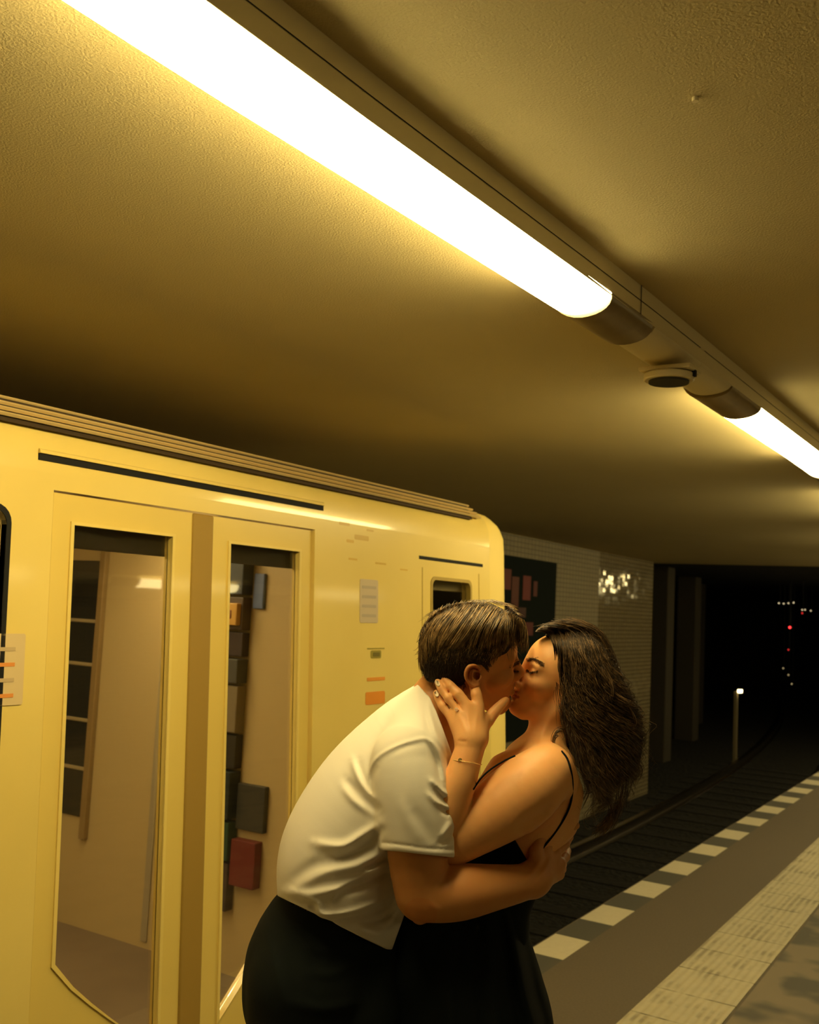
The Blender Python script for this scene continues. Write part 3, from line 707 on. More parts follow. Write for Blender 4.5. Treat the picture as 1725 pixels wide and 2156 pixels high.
def strand_tint(n_, K, lo, hi, seed, sides=3):
    r = np.random.default_rng(seed); f = (lo + (hi - lo) * r.random(n_) ** 1.8)
    return np.repeat(f, K * sides)[:, None] * np.array([[1, 1, 1]])
def strands(lines, radii, sides=3):
    """lines: (N,K,3) camera mm. Tubes that taper at both ends, all one mesh."""
    L = np.asarray(lines); N, K, _ = L.shape
    T = np.gradient(L, axis=1); T /= np.linalg.norm(T, axis=2, keepdims=True) + 1e-9
    ref = np.array([0.3, 0.2, 0.93]); U = np.cross(T, ref); U /= np.linalg.norm(U, axis=2, keepdims=True) + 1e-9; B = np.cross(T, U)
    s = np.linspace(0, 1, K); prof = np.clip(np.minimum(1.0, (1 - s) * 3.0 + 0.12), 0.12, 1) * np.clip(0.5 + s * 6, 0, 1)
    R = np.asarray(radii)[:, None] * prof[None, :]
    V = np.stack([L + (U * math.cos(2 * math.pi * k / sides) + B * math.sin(2 * math.pi * k / sides)) * R[:, :, None] for k in range(sides)], 2)
    idx = np.arange(N * K * sides).reshape(N, K, sides)
    Fq = []
    for k in range(sides):
        k2 = (k + 1) % sides
        Fq.append(np.stack([idx[:, :-1, k], idx[:, :-1, k2], idx[:, 1:, k2], idx[:, 1:, k]], -1).reshape(-1, 4))
    return V.reshape(-1, 3), np.concatenate(Fq)
def merge(parts):
    V = []; F = []; n = 0
    for v, f in parts: V.append(v); F.append(f + n); n += len(v)
    return np.concatenate(V), np.concatenate(F)
def rod_px(pts, r, n=6, sub=6):                       # tube through (px,py,w) points, as (V,F) in camera mm
    P = np.array([PT(*p) for p in pts]); P = catmull(P, np.linspace(0, len(P) - 1, (len(P) - 1) * sub + 1))
    mb = MB().tube([tuple(p) for p in P], r, n, cap=False); return np.array(mb.V), np.array(mb.F)

# canonical head: x forward, y towards the near ear, z up, in mm; then turned and placed
class Head:
    def __init__(s, vol, fwd, near, up, anchor_local, anchor_px, sc):
        s.v = vol; s.M = np.stack([fwd, near, up], 0); s.sc = sc
        s.O = PT(*anchor_px) - sc * (np.array(anchor_local, float) @ s.M)
    def p(s, x, y, z): return s.O + s.sc * (np.array([x, y, z], float) @ s.M)
    def ell(s, c, r, k=8, op='u'): s.v.ell(s.p(*c), np.array(r, float) * s.sc, s.M, k, op)
    def rc(s, a, b, ra, rb, k=8, op='u'): s.v.rc(s.p(*a), s.p(*b), ra * s.sc, rb * s.sc, k, 1.0, op)
    def px(s, x, y, z):
        q = s.p(x, y, z); return q[0] / q[2] * 2100 + 862.5, q[1] / q[2] * 2100 + 1078, 2100 - q[2]
def frame(side, yaw, roll, pitch):
    """side +1 looks right, -1 looks left; yaw>0 away from the camera; roll>0 crown towards the camera; pitch>0 chin up"""
    y, r, a = map(math.radians, (yaw, roll, pitch))
    R_ = np.array([side, 0, 0.0]); N_ = np.array([0, 0, -1.0]); U_ = np.array([0, -1.0, 0])
    f = math.cos(y) * R_ - math.sin(y) * N_; n = math.cos(y) * N_ + math.sin(y) * R_; u = U_
    f, u = math.cos(a) * f + math.sin(a) * u, math.cos(a) * u - math.sin(a) * f
    n, u = math.cos(r) * n - math.sin(r) * u, math.cos(r) * u + math.sin(r) * n
    return f, n, u
def build_head(h, male):
    j = 1.0 if male else 0.9; jz = -9 if male else 0      # his jaw is dropped a little in the kiss
    h.ell((-8, 0, 20), (95, 75, 86), 4); h.ell((40, 0, 18), (52, 62, 60), 22)
    h.rc((36, 0, -22), (42, 0, -76 + jz), 50, 36 * j, 20)
    h.ell((44, 0, -45), (48, 50 * j, 58), 18)
    for s in (1, -1):
        h.rc((0, s * 56, -22), (4, s * 50 * j, -72), 15, 14, 18); h.rc((4, s * 50 * j, -74), (66, s * 20, -106 + jz), 14 * j, 15, 20)
        h.ell((58, s * 40, -34), (26, 22, 20), 18)
        h.rc((86, 0, 8), (76, s * 42, 6), 9 if male else 7, 9 if male else 6, 14)
        h.ell((97, s * 31, -10), (17, 18, 12), 10, 's')
        h.ell((72, s * 32, -9), (15, 17, 12), 5)
        h.rc((88, s * 14, -13), (84, s * 46, -13), 1.6, 1.6, 3, 's')       # closed lid line
        h.ell((99, s * 12.5, -50), (10, 7, 8), 5)
    h.rc((88, 0, 4), (108, 0, -38), 7.5, 8, 10); h.ell((109, 0, -46), (11, 11, 9.5), 7)
    h.ell((76, 0, -72), (19, 28, 26), 14)
    h.ell((79, 0, -104 + jz), (17, 20, 15), 14)
    h.ell((92, 0, -69), (9, 22, 5.5), 4); h.ell((91, 0, -80.5 + jz * 0.6), (9.5, 20, 6.5), 4)
    h.ell((100, 0, -74.5), (14, 25, 2.6), 2.5, 's')
    for s in (1, -1): h.ell((104, s * 6.5, -55), (6, 3.2, 3), 2, 's')

# ------------------------------------------------------------------ the couple
def skin_mat(name, col, col2):
    m, nt, b, P, mt, nz, mx, rp, bu = node_mat(name, 0.48)
    a = nt.nodes.new('ShaderNodeAttribute'); a.attribute_name = 'tint'
    v = mx(rp(nz(14), 0.35, 0.7), col, col2)
    n = nt.nodes.new('ShaderNodeMix'); n.data_type = 'RGBA'; n.blend_type = 'MULTIPLY'; n.inputs[0].default_value = 1.0
    nt.links.new(v, n.inputs[6]); nt.links.new(a.outputs['Color'], n.inputs[7]); nt.links.new(n.outputs[2], b.inputs['Base Color'])
    b.inputs['Subsurface Weight'].default_value = 0.25; b.inputs['Subsurface Radius'].default_value = (1.0, 0.35, 0.15); b.inputs['Subsurface Scale'].default_value = 0.006
    b.inputs['Specular IOR Level'].default_value = 0.4
    bu(nz(260), 0.15, 0.001)
    return m
M_skinM = skin_mat('skin_man', (0.58, 0.255, 0.08), (0.63, 0.29, 0.095))
M_skinW = skin_mat('skin_woman', (0.84, 0.42, 0.155), (0.88, 0.46, 0.18))
M_shirt = mat('white_cotton', (0.80, 0.75, 0.66), 0.9, spec=0.2, bump=(700, 0.25, 0.0006))
M_trous = mat('black_trousers', (0.007, 0.010, 0.010), 0.9, spec=0.15, bump=(500, 0.2, 0.0006))
M_black_cloth = mat('black_dress', (0.005, 0.008, 0.009), 0.85, spec=0.15, bump=(400, 0.15, 0.0006))
def hair_mat(name, c1, c2, rough):
    m, nt, b, P, mt, nz, mx, rp, bu = node_mat(name, rough)
    a = nt.nodes.new('ShaderNodeAttribute'); a.attribute_name = 'tint'
    v = mx(rp(nz(70, 3), 0.35, 0.65), c1, c2); n = nt.nodes.new('ShaderNodeMix'); n.data_type = 'RGBA'; n.blend_type = 'MULTIPLY'; n.inputs[0].default_value = 1.0
    nt.links.new(v, n.inputs[6]); nt.links.new(a.outputs['Color'], n.inputs[7]); nt.links.new(n.outputs[2], b.inputs['Base Color']); b.inputs['Specular IOR Level'].default_value = 0.6
    return m
M_hairM = hair_mat('man_hair', (0.15, 0.085, 0.03), (0.32, 0.20, 0.08), 0.36)
M_hairMb = mat('man_hair_under', (0.022, 0.013, 0.007), 0.8)
M_hairW = hair_mat('woman_hair', (0.04, 0.022, 0.009), (0.15, 0.085, 0.033), 0.46)
M_hairWb = mat('woman_hair_under', (0.012, 0.008, 0.005), 0.9)
M_nail = mat('pale_nail', (0.88, 0.72, 0.50), 0.32)
M_nailm = mat('natural_nail', (0.70, 0.40, 0.24), 0.3)
M_gold = mat('gold', (0.95, 0.70, 0.30), 0.5, metal=0.6)
M_brow = mat('brow_hair', (0.10, 0.05, 0.02), 0.8)
M_lip = mat('lip', (0.42, 0.12, 0.07), 0.4)

def person(base_px, label):
    hip = to_world(PT(*base_px)); e = empty('person', (hip[0], hip[1], 0.0), label, 'person'); return e
def put_skin(vol, name, m, parent, extra=(), tint=None):
    V, Q = vol.surface(); parts = [(V, Q)] + list(extra); V, Q = merge(parts)
    col = np.ones((len(V), 3), np.float32)
    if tint is not None: col = tint(V, col)
    return mesh_obj(name, to_world(V), Q, m, parent, smooth=True, colors=col)
def ground_chain(x_off, hipP, toe_dir):
    """hip, knee, ankle in camera mm straight down to the platform from a hip point"""
    hw = to_world(hipP); knee = hw + np.array([x_off[0] * 0.5, x_off[1] * 0.5, -(hw[2] - 0.50)]); ank = np.array([hw[0] + x_off[0], hw[1] + x_off[1], 0.10])
    return [hipP, to_cam(knee), to_cam(ank)], ank
def legs_mesh(chains, h=7.0, foot_dir=None):
    P = np.array([p for c in chains for p in c]); lo = P.min(0) - 140; hi = P.max(0) + 160
    v = Vol(lo, hi, h)
    for c, toe in zip(chains, foot_dir):
        v.rc(c[0], c[1], 66, 50, 10); v.rc(c[1], c[2], 50, 36, 10)
        heel = to_cam(to_world(c[2]) + np.array([-toe[0] * 0.03, -toe[1] * 0.03, -0.045])); t = to_cam(to_world(c[2]) + np.array([toe[0] * 0.15, toe[1] * 0.15, -0.06]))
        v.rc(c[2], heel, 36, 34, 10); v.rc(heel, t, 34, 26, 10)
    return v.surface()
def shoe(name, ank, toe, m, parent):
    c = to_cam(ank); lo = c - 260; hi = c + 260; v = Vol(lo, hi, 5.0)
    h = to_cam(ank + np.array([-toe[0] * 0.04, -toe[1] * 0.04, -0.052])); t = to_cam(ank + np.array([toe[0] * 0.17, toe[1] * 0.17, -0.058])); k = to_cam(ank + np.array([0, 0, 0.01]))
    v.rc(k, h, 46, 46, 12); v.rc(h, t, 45, 38, 14)
    V, Q = v.surface(); Vw = to_world(V); Vw[:, 2] = np.maximum(Vw[:, 2], 0.001)
    return mesh_obj(name, Vw, Q, m, parent, smooth=True)
toeM = RW[:, 0] * np.array([1, 1, 0]); toeM /= np.linalg.norm(toeM)      # towards image right on the ground
toeW = -toeM

# ================= MAN =================
man = person((650, 2100, 0), 'man in a white t-shirt and black trousers, leaning in to kiss the dark-haired woman')
vm = Vol(PT(560, 1245, 0) - np.array([60, 20, 0]) * 1.0 + np.array([0, 0, -330]), PT(1245, 2060, 0) + np.array([60, 0, 330]), 2.2)
f, n, u = frame(1, 8, 16, 0)
hm = Head(vm, f, n, u, (-5, 75, -15), (998, 1423, 104), 1.0)
build_head(hm, True)
# neck, torso
vm.chain([(968, 1425, 18, 56), (925, 1480, 0, 60), (890, 1540, 0, 78)], 16)
vm.chain([(900, 1490, 40, 34), (868, 1580, 128, 52)], 20); vm.chain([(900, 1490, -40, 34), (868, 1580, -128, 52)], 20)
vm.chain([(870, 1560, 0, 80), (800, 1680, 0, 100), (725, 1830, 0, 92), (698, 1950, 0, 84), (670, 2030, 0, 88)], 14, sw=1.3)
# near arm round the woman
vm.chain([(860, 1600, 140, 54), (874, 1700, 160, 55), (880, 1800, 172, 57), (888, 1878, 176, 50)], 10, sub=3)
vm.chain([(892, 1880, 176, 48), (925, 1881, 178, 51), (975, 1877, 172, 50), (1040, 1868, 155, 41), (1090, 1860, 138, 34), (1128, 1850, 122, 30)], 16, sub=3)
vm.rc(PT(884, 1900, 176), PT(884, 1931, 168), 32, 13, 18)
# hand: palm and fingers wrapped behind her back, forefinger showing
wr = PT(1122, 1852, 124)
K = [(1150, 1778, 88), (1168, 1796, 72), (1178, 1818, 62), (1176, 1840, 58)]
for q in K: vm.rc(wr, PT(*q), 26, 13, 16)
vm.chain([(1150, 1778, 88, 13), (1172, 1757, 72, 10), (1196, 1744, 58, 9), (1213, 1738, 50, 8)], 5)
vm.chain([(1168, 1796, 72, 12), (1190, 1778, 40, 9.5), (1199, 1762, 8, 8.5), (1200, 1750, -22, 7.5)], 3)
vm.chain([(1178, 1818, 62, 12), (1191, 1804, 28, 9.5), (1194, 1792, -6, 8.5), (1192, 1784, -32, 7.5)], 3)
vm.chain([(1176, 1840, 58, 11), (1184, 1830, 32, 8.5), (1186, 1820, 4, 7.5), (1184, 1812, -18, 6.5)], 3)
vm.chain([(1128, 1838, 120, 15), (1128, 1795, 118, 12), (1136, 1768, 108, 10), (1148, 1748, 98, 8.5)], 10)
# far arm
vm.chain([(868, 1590, -140, 52), (900, 1720, -175, 48), (925, 1830, -185, 42), (1010, 1830, -170, 38), (1085, 1800, -135, 30)], 12, sub=2)
vm.chain([(1085, 1800, -135, 28), (1120, 1785, -118, 22)], 12)
for dy in (-24, -8, 8, 24): vm.chain([(1118, 1780 + dy, -118, 11), (1152, 1772 + dy, -104, 9), (1172, 1766 + dy, -88, 7.5)], 5)
vm.chain([(1105, 1770, -125, 12), (1125, 1745, -118, 9)], 6)
# near ear
e = lambda pts, k=4: vm.chain([(a, b, c, r) for a, b, c, r in pts], k, sub=3)
vm.ell(PT(999, 1424, 94), (14, 21, 9), k=6)
e([(1010, 1409, 106, 3.0), (1000, 1402, 117, 3.1), (988, 1404, 121, 3.3), (982, 1415, 121, 3.3), (983, 1428, 118, 3.2), (990, 1439, 114, 3.6), (999, 1445, 110, 5.5), (1007, 1440, 106, 4.2)])
e([(992, 1412, 109, 2.8), (990, 1422, 109, 3), (996, 1433, 109, 3.2), (1005, 1433, 107, 3)])
e([(1011, 1424, 106, 3.6), (1010, 1430, 106, 3.6)])
vm.ell(PT(1004, 1424, 108), (6.5, 8, 14), k=2, op='s'); vm.stroke([(1006, 1409), (996, 1407), (989, 1413), (988, 1425), (992, 1434)], 2.0, -4.5, 85, 140); vm.stroke([(1003, 1413), (996, 1414), (994, 1424), (998, 1432)], 1.6, 2.5, 85, 140)
# sternomastoid and elbow modelling
vm.stroke([(985, 1462), (960, 1500), (925, 1560)], 7, 5, 20, 300)
vm.stroke([(1105, 1858), (1128, 1828), (1146, 1800)], 4, 2.5, 60, 300); vm.stroke([(1128, 1862), (1150, 1825), (1165, 1800)], 4, 2.0, 60, 300)
vm.stroke([(944, 1822), (938, 1850), (930, 1872)], 6, -3, 100, 300); vm.stroke([(905, 1900), (918, 1912), (930, 1918)], 5, 2, 100, 300)
def tintM(V, c):
    px = V[:, 0] / V[:, 2] * 2100 + 862.5; py = V[:, 1] / V[:, 2] * 2100 + 1078
    r = ((px - 998) ** 2 / 18 ** 2 + (py - 1424) ** 2 / 26 ** 2) < 1
    c[r] *= (1.0, 0.85, 0.78); r2 = (np.hypot(px - 885, py - 1925) < 35); c[r2] *= (1, 0.90, 0.86)
    return c
hipR = PT(650, 2060, 95); hipL = PT(660, 2060, -95)
cR, aR = ground_chain((0.02, 0.0), hipR, toeM); cL, aL = ground_chain((0.10, 0.05), hipL, toeM)
put_skin(vm, 'body', M_skinM, man, [legs_mesh([cR, cL], foot_dir=[toeM, toeM])], tintM)
shoe('shoe', aR, toeM, mat('black_leather', (0.01, 0.01, 0.01), 0.4), man); shoe('shoe', aL, toeM, bpy.data.materials['black_leather'], man)

# t-shirt
vs = Vol(PT(560, 1400, 0) - np.array([40, 0, 330]), PT(975, 2030, 0) + np.array([40, 0, 330]), 2.6)
vs.chain([(912, 1500, 0, 66), (862, 1556, 0, 88), (800, 1650, 0, 118), (752, 1730, 0, 128), (722, 1800, 0, 132), (716, 1860, 0, 128), (712, 1930, 0, 118), (712, 2000, 0, 112)], 12, sw=1.42, sub=3)
vs.chain([(905, 1500, 45, 48), (872, 1580, 128, 66)], 30); vs.chain([(905, 1500, -45, 48), (872, 1580, -128, 66)], 30)
vs.chain([(905, 1530, 70, 40), (918, 1580, 100, 34), (905, 1660, 90, 46)], 20)          # cloth falling from the collar bone
vs.chain([(880, 1900, 30, 60), (810, 1935, 40, 55), (790, 1960, 0, 60)], 25)          # loose front hanging forward
vs.chain([(835, 1760, 40, 90), (820, 1860, 60, 70)], 25)
# cut along the hem and the neckline
hem1 = vs.cut((560, 1872), (655, 1912), (700, 1600), 'get'); hem2 = vs.cut((650, 1918), (812, 1998), (700, 1600), 'get')
vs.F = np.maximum(vs.F, np.minimum(hem1, hem2))
front = vs.cut((829, 1990), (868, 1880), (700, 1800), 'get'); vs.F = np.maximum(vs.F, np.where(front > 0, np.minimum(front, 0.0 + front), front))
# sleeve
def sleeve(vv, sgn, k=9):
    vv.chain([(858, 1604, sgn * 138, 70), (866, 1660, sgn * 154, 76), (876, 1730, sgn * 166, 77), (882, 1800, sgn * 172, 76), (886, 1850, sgn * 176, 76)], k, sub=3)
vs_near = vs.like()
sleeve(vs_near, 1); sleeve(vs_near, -1)
hc = vs_near.cut((805, 1788), (953, 1805), (850, 1650), 'get'); vs_near.F = np.maximum(vs_near.F, hc)
cav = vs.like()
for sgn in (1, -1): cav.chain([(878, 1760, sgn * 168, 56), (882, 1800, sgn * 172, 67), (886, 1880, sgn * 176, 69)], 5, sub=2)
vs_near.F = np.maximum(vs_near.F, -cav.F)
torso_cut = vs.F.copy()
vs.F = smin(vs.F, vs_near.F, 10)
# inside hollow of the shirt bottom and the neck opening
vs.chain([(975, 1440, 0, 66), (958, 1500, 10, 60), (985, 1580, 10, 55)], 6, op='s', sw=1.0)
for a_, b_ in (((868, 1430), (903, 1470)), ((903, 1470), (925, 1515)), ((925, 1515), (940, 1560)), ((940, 1560), (955, 1600)), ((955, 1600), (957, 1810))):
    vs.F = np.maximum(vs.F, vs.cut(a_, b_, (780, 1750), 'get'))
# folds
st = vs.stroke
st([(778, 1668), (776, 1632), (790, 1600), (820, 1578), (860, 1562), (898, 1556), (925, 1580), (945, 1625)], 2.6, 2.6, 60)           # armhole seam
st([(784, 1680), (784, 1640), (798, 1610)], 5, -3, 60); st([(800, 1604), (850, 1574), (895, 1566)], 4, -1.2, 60)
st([(742, 1598), (752, 1630), (770, 1662), (792, 1690)], 5, 6, 0); st([(756, 1600), (765, 1640), (782, 1672)], 5, -4, 0)
st([(728, 1640), (750, 1665), (785, 1695), (800, 1712)], 7, -7, 0); st([(722, 1655), (745, 1685), (780, 1712)], 6, 4, 0)
st([(660, 1775), (720, 1782), (765, 1758), (800, 1736)], 7, 8, 0); st([(680, 1800), (730, 1800), (775, 1772), (803, 1748)], 8, -8, 0)
st([(612, 1858), (660, 1822), (720, 1810), (770, 1790), (812, 1778)], 9, -5, 0); st([(620, 1872), (690, 1836), (760, 1820), (818, 1790)], 9, 7, 0)
st([(765, 1828), (790, 1818), (815, 1803)], 4.5, -9, 0, taper=True); st([(765, 1836), (800, 1830), (824, 1815)], 5, 5, 0)
st([(705, 1884), (750, 1866), (795, 1846), (826, 1825)], 8, -11, 0); st([(700, 1874), (740, 1858), (790, 1836)], 5, 5, 0)
st([(600, 1878), (650, 1884), (700, 1876), (740, 1876)], 8, 8, 0); st([(640, 1893), (668, 1900), (672, 1918), (690, 1926), (740, 1920), (800, 1898)], 4.5, 7, 0)
st([(650, 1905), (665, 1912), (668, 1925)], 5, -3, 0); st([(690, 1934), (740, 1932), (800, 1914), (840, 1880)], 6, -7, 0)
st([(756, 1942), (790, 1940), (820, 1922), (845, 1895)], 6, -8, 0); st([(760, 1960), (800, 1966), (835, 1935)], 7, 6, 0); st([(815, 1915), (830, 1895), (842, 1878)], 5, -7, 0)
st([(697, 1902), (704, 1888), (710, 1874)], 1.8, 2.4, 0)
st([(902, 1470), (905, 1500), (915, 1535), (938, 1590)], 4, 3, 0); st([(890, 1478), (897, 1510), (905, 1545)], 5, -2.5, 0)
st([(905, 1555), (925, 1595), (938, 1650)], 4, 5, 60); st([(898, 1560), (918, 1600), (930, 1645)], 5, -5, 60)
st([(915, 1655), (930, 1678), (943, 1690)], 4.5, -9, 60); st([(905, 1640), (925, 1662), (944, 1676)], 4, 6, 60); st([(925, 1695), (938, 1708), (948, 1712)], 4, -8, 60)
st([(900, 1670), (922, 1692), (944, 1703)], 4, 5, 60); st([(868, 1700), (895, 1740), (915, 1775)], 10, -3, 60); st([(840, 1680), (862, 1730), (885, 1775)], 9, 2.5, 60)
st([(955, 1752), (938, 1768), (925, 1776)], 5, -6, 60); st([(950, 1730), (940, 1750), (930, 1766)], 5, 4, 60)
st([(806, 1774), (850, 1779), (900, 1786), (952, 1788)], 1.6, -2.2, 100, taper=False); st([(805, 1782), (850, 1788), (900, 1795), (952, 1797)], 4, 1.5, 100, taper=False)
st([(878, 1436), (905, 1468), (925, 1510), (940, 1560), (953, 1598)], 3.2, 2.4, -80, taper=False)   # collar rib
V, Q = vs.surface(); shirt = mesh_obj('t_shirt', to_world(V), Q, M_shirt, man, smooth=True)

# trousers
vt = Vol(PT(480, 1870, 0) - np.array([60, 0, 360]), to_cam(np.array([aR[0], aR[1], 0.0])) + np.array([360, 60, 420]), 5.0)
vt.chain([(716, 1880, 0, 96), (708, 1930, 0, 112), (680, 1975, 0, 130), (655, 2030, 0, 136), (645, 2085, 0, 132)], 14, sw=1.3, sub=2)
vt.chain([(770, 1950, 30, 60), (760, 2030, 40, 90), (745, 2130, 60, 110), (740, 2400, 70, 100)], 20)
for c_, s_ in ((cR, 1), (cL, -1)):
    vt.rc(c_[0] + np.array([0, 20, 0]), c_[1], 122, 92, 14); vt.rc(c_[1], c_[2] + DOWN * 5, 92, 82, 14)
vt.F = np.maximum(vt.F, vt.cut((575, 1838), (860, 1940), (600, 2100), 'get'))
vt.stroke([(560, 1960), (580, 2040), (600, 2120)], 8, 4, 0); vt.stroke([(640, 1990), (690, 2000), (730, 1985)], 8, 5, 0)
vt.stroke([(600, 1945), (655, 2000), (670, 2080)], 7, -4, 0); vt.stroke([(640, 2045), (700, 2050), (760, 2020)], 8, 5, 0); vt.stroke([(610, 2110), (680, 2125), (760, 2110)], 9, 5, 0)
V, Q = vt.surface(); Vw = to_world(V); Vw[:, 2] = np.maximum(Vw[:, 2], 0.02); mesh_obj('trousers', Vw, Q, M_trous, man, smooth=True)

# hair: a close under-layer and thousands of brushed strands
vh = Vol(PT(860, 1235, 0) - np.array([20, 0, 160]), PT(1140, 1490, 0) + np.array([20, 0, 160]), 2.6)
h2 = Head(vh, f, n, u, (-5, 75, -15), (998, 1423, 104), 1.0)
h2.ell((-10, 0, 22), (97, 77, 87), 4); h2.ell((38, 0, 40), (54, 65, 54), 20); h2.ell((-48, 0, -20), (52, 62, 56), 20)
h2.ell((22, 22, 76), (58, 50, 32), 20)
cut1 = vh.cut((1040, 1430), (1106, 1345), (960, 1330), 'get'); cut2 = vh.cut((880, 1432), (985, 1448), (960, 1330), 'get'); cut3 = vh.cut((985, 1448), (985, 1400), (940, 1400), 'get')
cut4 = vh.cut((1004, 1400), (1032, 1400), (1010, 1300), 'get'); cut5 = vh.cut((1030, 1428), (1050, 1400), (900, 1350), 'get'); cut6 = vh.cut((1012, 1395), (1034, 1432), (1060, 1380), 'get')
side = np.minimum(cut3, np.minimum(cut4, cut6))
vh.F = np.maximum(np.maximum(vh.F, cut2), np.maximum(cut5, side))
vh.F = np.maximum(vh.F, vh.cut((1060, 1398), (1113, 1342), (960, 1300), 'get'))
V, Q = vh.surface()
hair = mesh_obj('hair', to_world(V), Q, M_hairMb, man, smooth=True)
top = catmull(np.array([(905, 1330), (925, 1298), (965, 1276), (1010, 1268), (1050, 1278), (1080, 1290), (1100, 1308)], float), np.linspace(0, 6, 60))
mid = catmull(np.array([(893, 1362), (907, 1340), (940, 1325), (985, 1325), (1030, 1325), (1068, 1325), (1106, 1330)], float), np.linspace(0, 6, 60))
low = catmull(np.array([(890, 1420), (905, 1385), (935, 1368), (985, 1372), (1030, 1374), (1066, 1372), (1106, 1352)], float), np.linspace(0, 6, 60))
def on_front(vol, P, off, lim=90):
    w = vol.front(P[..., 0].ravel(), P[..., 1].ravel()).reshape(P.shape[:-1])
    return w
def lay(vol, P, off):
    """image polylines (N,K,2) draped on the front of a volume; gaps filled along each strand"""
    N, K, _ = P.shape; w = vol.front(P[..., 0].ravel(), P[..., 1].ravel()).reshape(N, K)
    for i in range(N):
        bad = ~np.isfinite(w[i])
        if bad.all(): w[i] = 0; continue
        if bad.any():
            k = np.arange(K); w[i, bad] = np.interp(k[bad], k[~bad], w[i, ~bad])
    ker = np.array([0.25, 0.5, 0.25])
    for _ in range(2): w = np.concatenate([w[:, :1], w[:, :-2] * .25 + w[:, 1:-1] * .5 + w[:, 2:] * .25, w[:, -1:]], 1)
    w = w + off; d = 2100 - w
    return np.stack([(P[..., 0] - 862.5) * d / 2100, (P[..., 1] - 1078) * d / 2100, d], -1)
N = 4200; K = 14
a = RNG.uniform(0, 59, N); i0 = np.floor(a).astype(int); clump = np.round(a / 1.15 + RNG.normal(0, 0.25, N)) * 1.15; a2 = np.clip(0.45 * a + 0.55 * clump + RNG.normal(0, 0.5, N), 0, 59)
g = lambda C_, t: np.stack([np.interp(t, np.arange(60), C_[:, 0]), np.interp(t, np.arange(60), C_[:, 1])], -1)
s0 = RNG.uniform(0.0, 0.45, N)[:, None, None]; ln = RNG.uniform(0.45, 1.0, N)[:, None, None]
lag = 9 * np.exp(-((a - 30) / 16) ** 2)
p0, p1, p2 = g(top, a), g(mid, np.clip(a2 - 0.35 * lag, 0, 59)), g(low, np.clip(a2 - lag, 0, 59))
tt = np.linspace(0, 1, K)[None, :, None]; t_ = np.clip(s0 + (1 - s0) * tt * ln, 0, 1)
P = (1 - t_) ** 2 * p0[:, None] + 2 * t_ * (1 - t_) * (2 * p1 - 0.5 * (p0 + p2))[:, None] + t_ ** 2 * p2[:, None]
ph = RNG.uniform(0, 6.28, N)[:, None]; ck = (np.round(a / 2.2) * 1.7)[:, None]
P[..., 0] += 4.5 * np.sin(ck + 3.5 * t_[..., 0]) * t_[..., 0] + RNG.normal(0, 1.2, (N, 1)) - 7 * np.sin(np.pi * t_[..., 0]) * (p0[:, None, 0] < 985)
P[..., 1] += RNG.normal(0, 2.5, (N, 1))
off = (RNG.uniform(-1, 5, N) + 2.5 * np.sin(a * 1.9))[:, None] + 3 * np.sin(np.pi * t_[..., 0])
L1 = lay(vh, P, off)
# fringe falling past the brow
nf = 190; x0 = RNG.uniform(1060, 1104, nf); P = np.zeros((nf, K, 2)); t1 = np.linspace(0, 1, K)[None, :]
P[..., 0] = x0[:, None] + (RNG.uniform(4, 15, nf)[:, None]) * np.sin(t1 * 1.9); P[..., 1] = (1285 + (x0 - 1060) * 0.45)[:, None] + t1 * RNG.uniform(45, 78, nf)[:, None]
P[..., 0] -= 10 * t1 ** 2 * RNG.uniform(0, 1.2, nf)[:, None]
L2 = lay(vh, P, RNG.uniform(0, 14, nf)[:, None] + 8 * t1)
# all-over layer following the same flow, so the crown and the back of the head are covered too
nb = 3600; bx_ = RNG.uniform(878, 1112, nb); by_ = RNG.uniform(1255, 1378, nb)
okb = vh.inside(bx_, by_); bx_, by_ = bx_[okb], by_[okb]; nb = len(bx_); t1 = np.linspace(0, 1, K)[None, :]
ab = np.interp(bx_, [880, 930, 1000, 1060, 1110], [1.6, 2.0, 2.2, 1.75, 1.35]) + RNG.normal(0, 0.12, nb); lb = RNG.uniform(18, 46, nb) * np.interp(bx_, [880, 925, 960], [0.5, 0.7, 1.0]) * np.interp(by_, [1370, 1400], [1, 0.6]); bend = RNG.normal(0, 0.25, nb)
P = np.stack([bx_[:, None] + np.cos(ab[:, None] + bend[:, None] * t1) * lb[:, None] * t1, by_[:, None] + np.sin(ab[:, None] + bend[:, None] * t1) * lb[:, None] * t1], -1)
L6 = lay(vh, P, RNG.uniform(0, 3, nb)[:, None] - 1.0 * t1)
# short clipped hair on the side and nape
ns = 3200; sx = RNG.uniform(888, 1031, ns); sy = RNG.uniform(1345, 1446, ns)
ok = (sy > 1350) & (sy < np.interp(sx, [885, 900, 940, 975, 984, 985, 1008, 1009, 1036, 1040, 1062], [1425, 1428, 1440, 1447, 1440, 1398, 1396, 1402, 1412, 1415, 1385])); sx, sy = sx[ok], sy[ok]; ns = len(sx)
P = np.zeros((ns, K, 2)); ang = np.interp(sx, [888, 920, 960, 985, 1030], [1.35, 1.55, 1.8, 1.3, 1.15]) + RNG.normal(0, 0.18, ns); le = RNG.uniform(6, 20, ns) * np.interp(sx, [888, 930], [0.7, 1.0])
P[..., 0] = sx[:, None] + (np.cos(ang) * le)[:, None] * t1; P[..., 1] = sy[:, None] + (np.sin(ang) * le)[:, None] * t1
L3 = lay(vh, P, RNG.uniform(-1, 2, ns)[:, None] + 3 * t1)
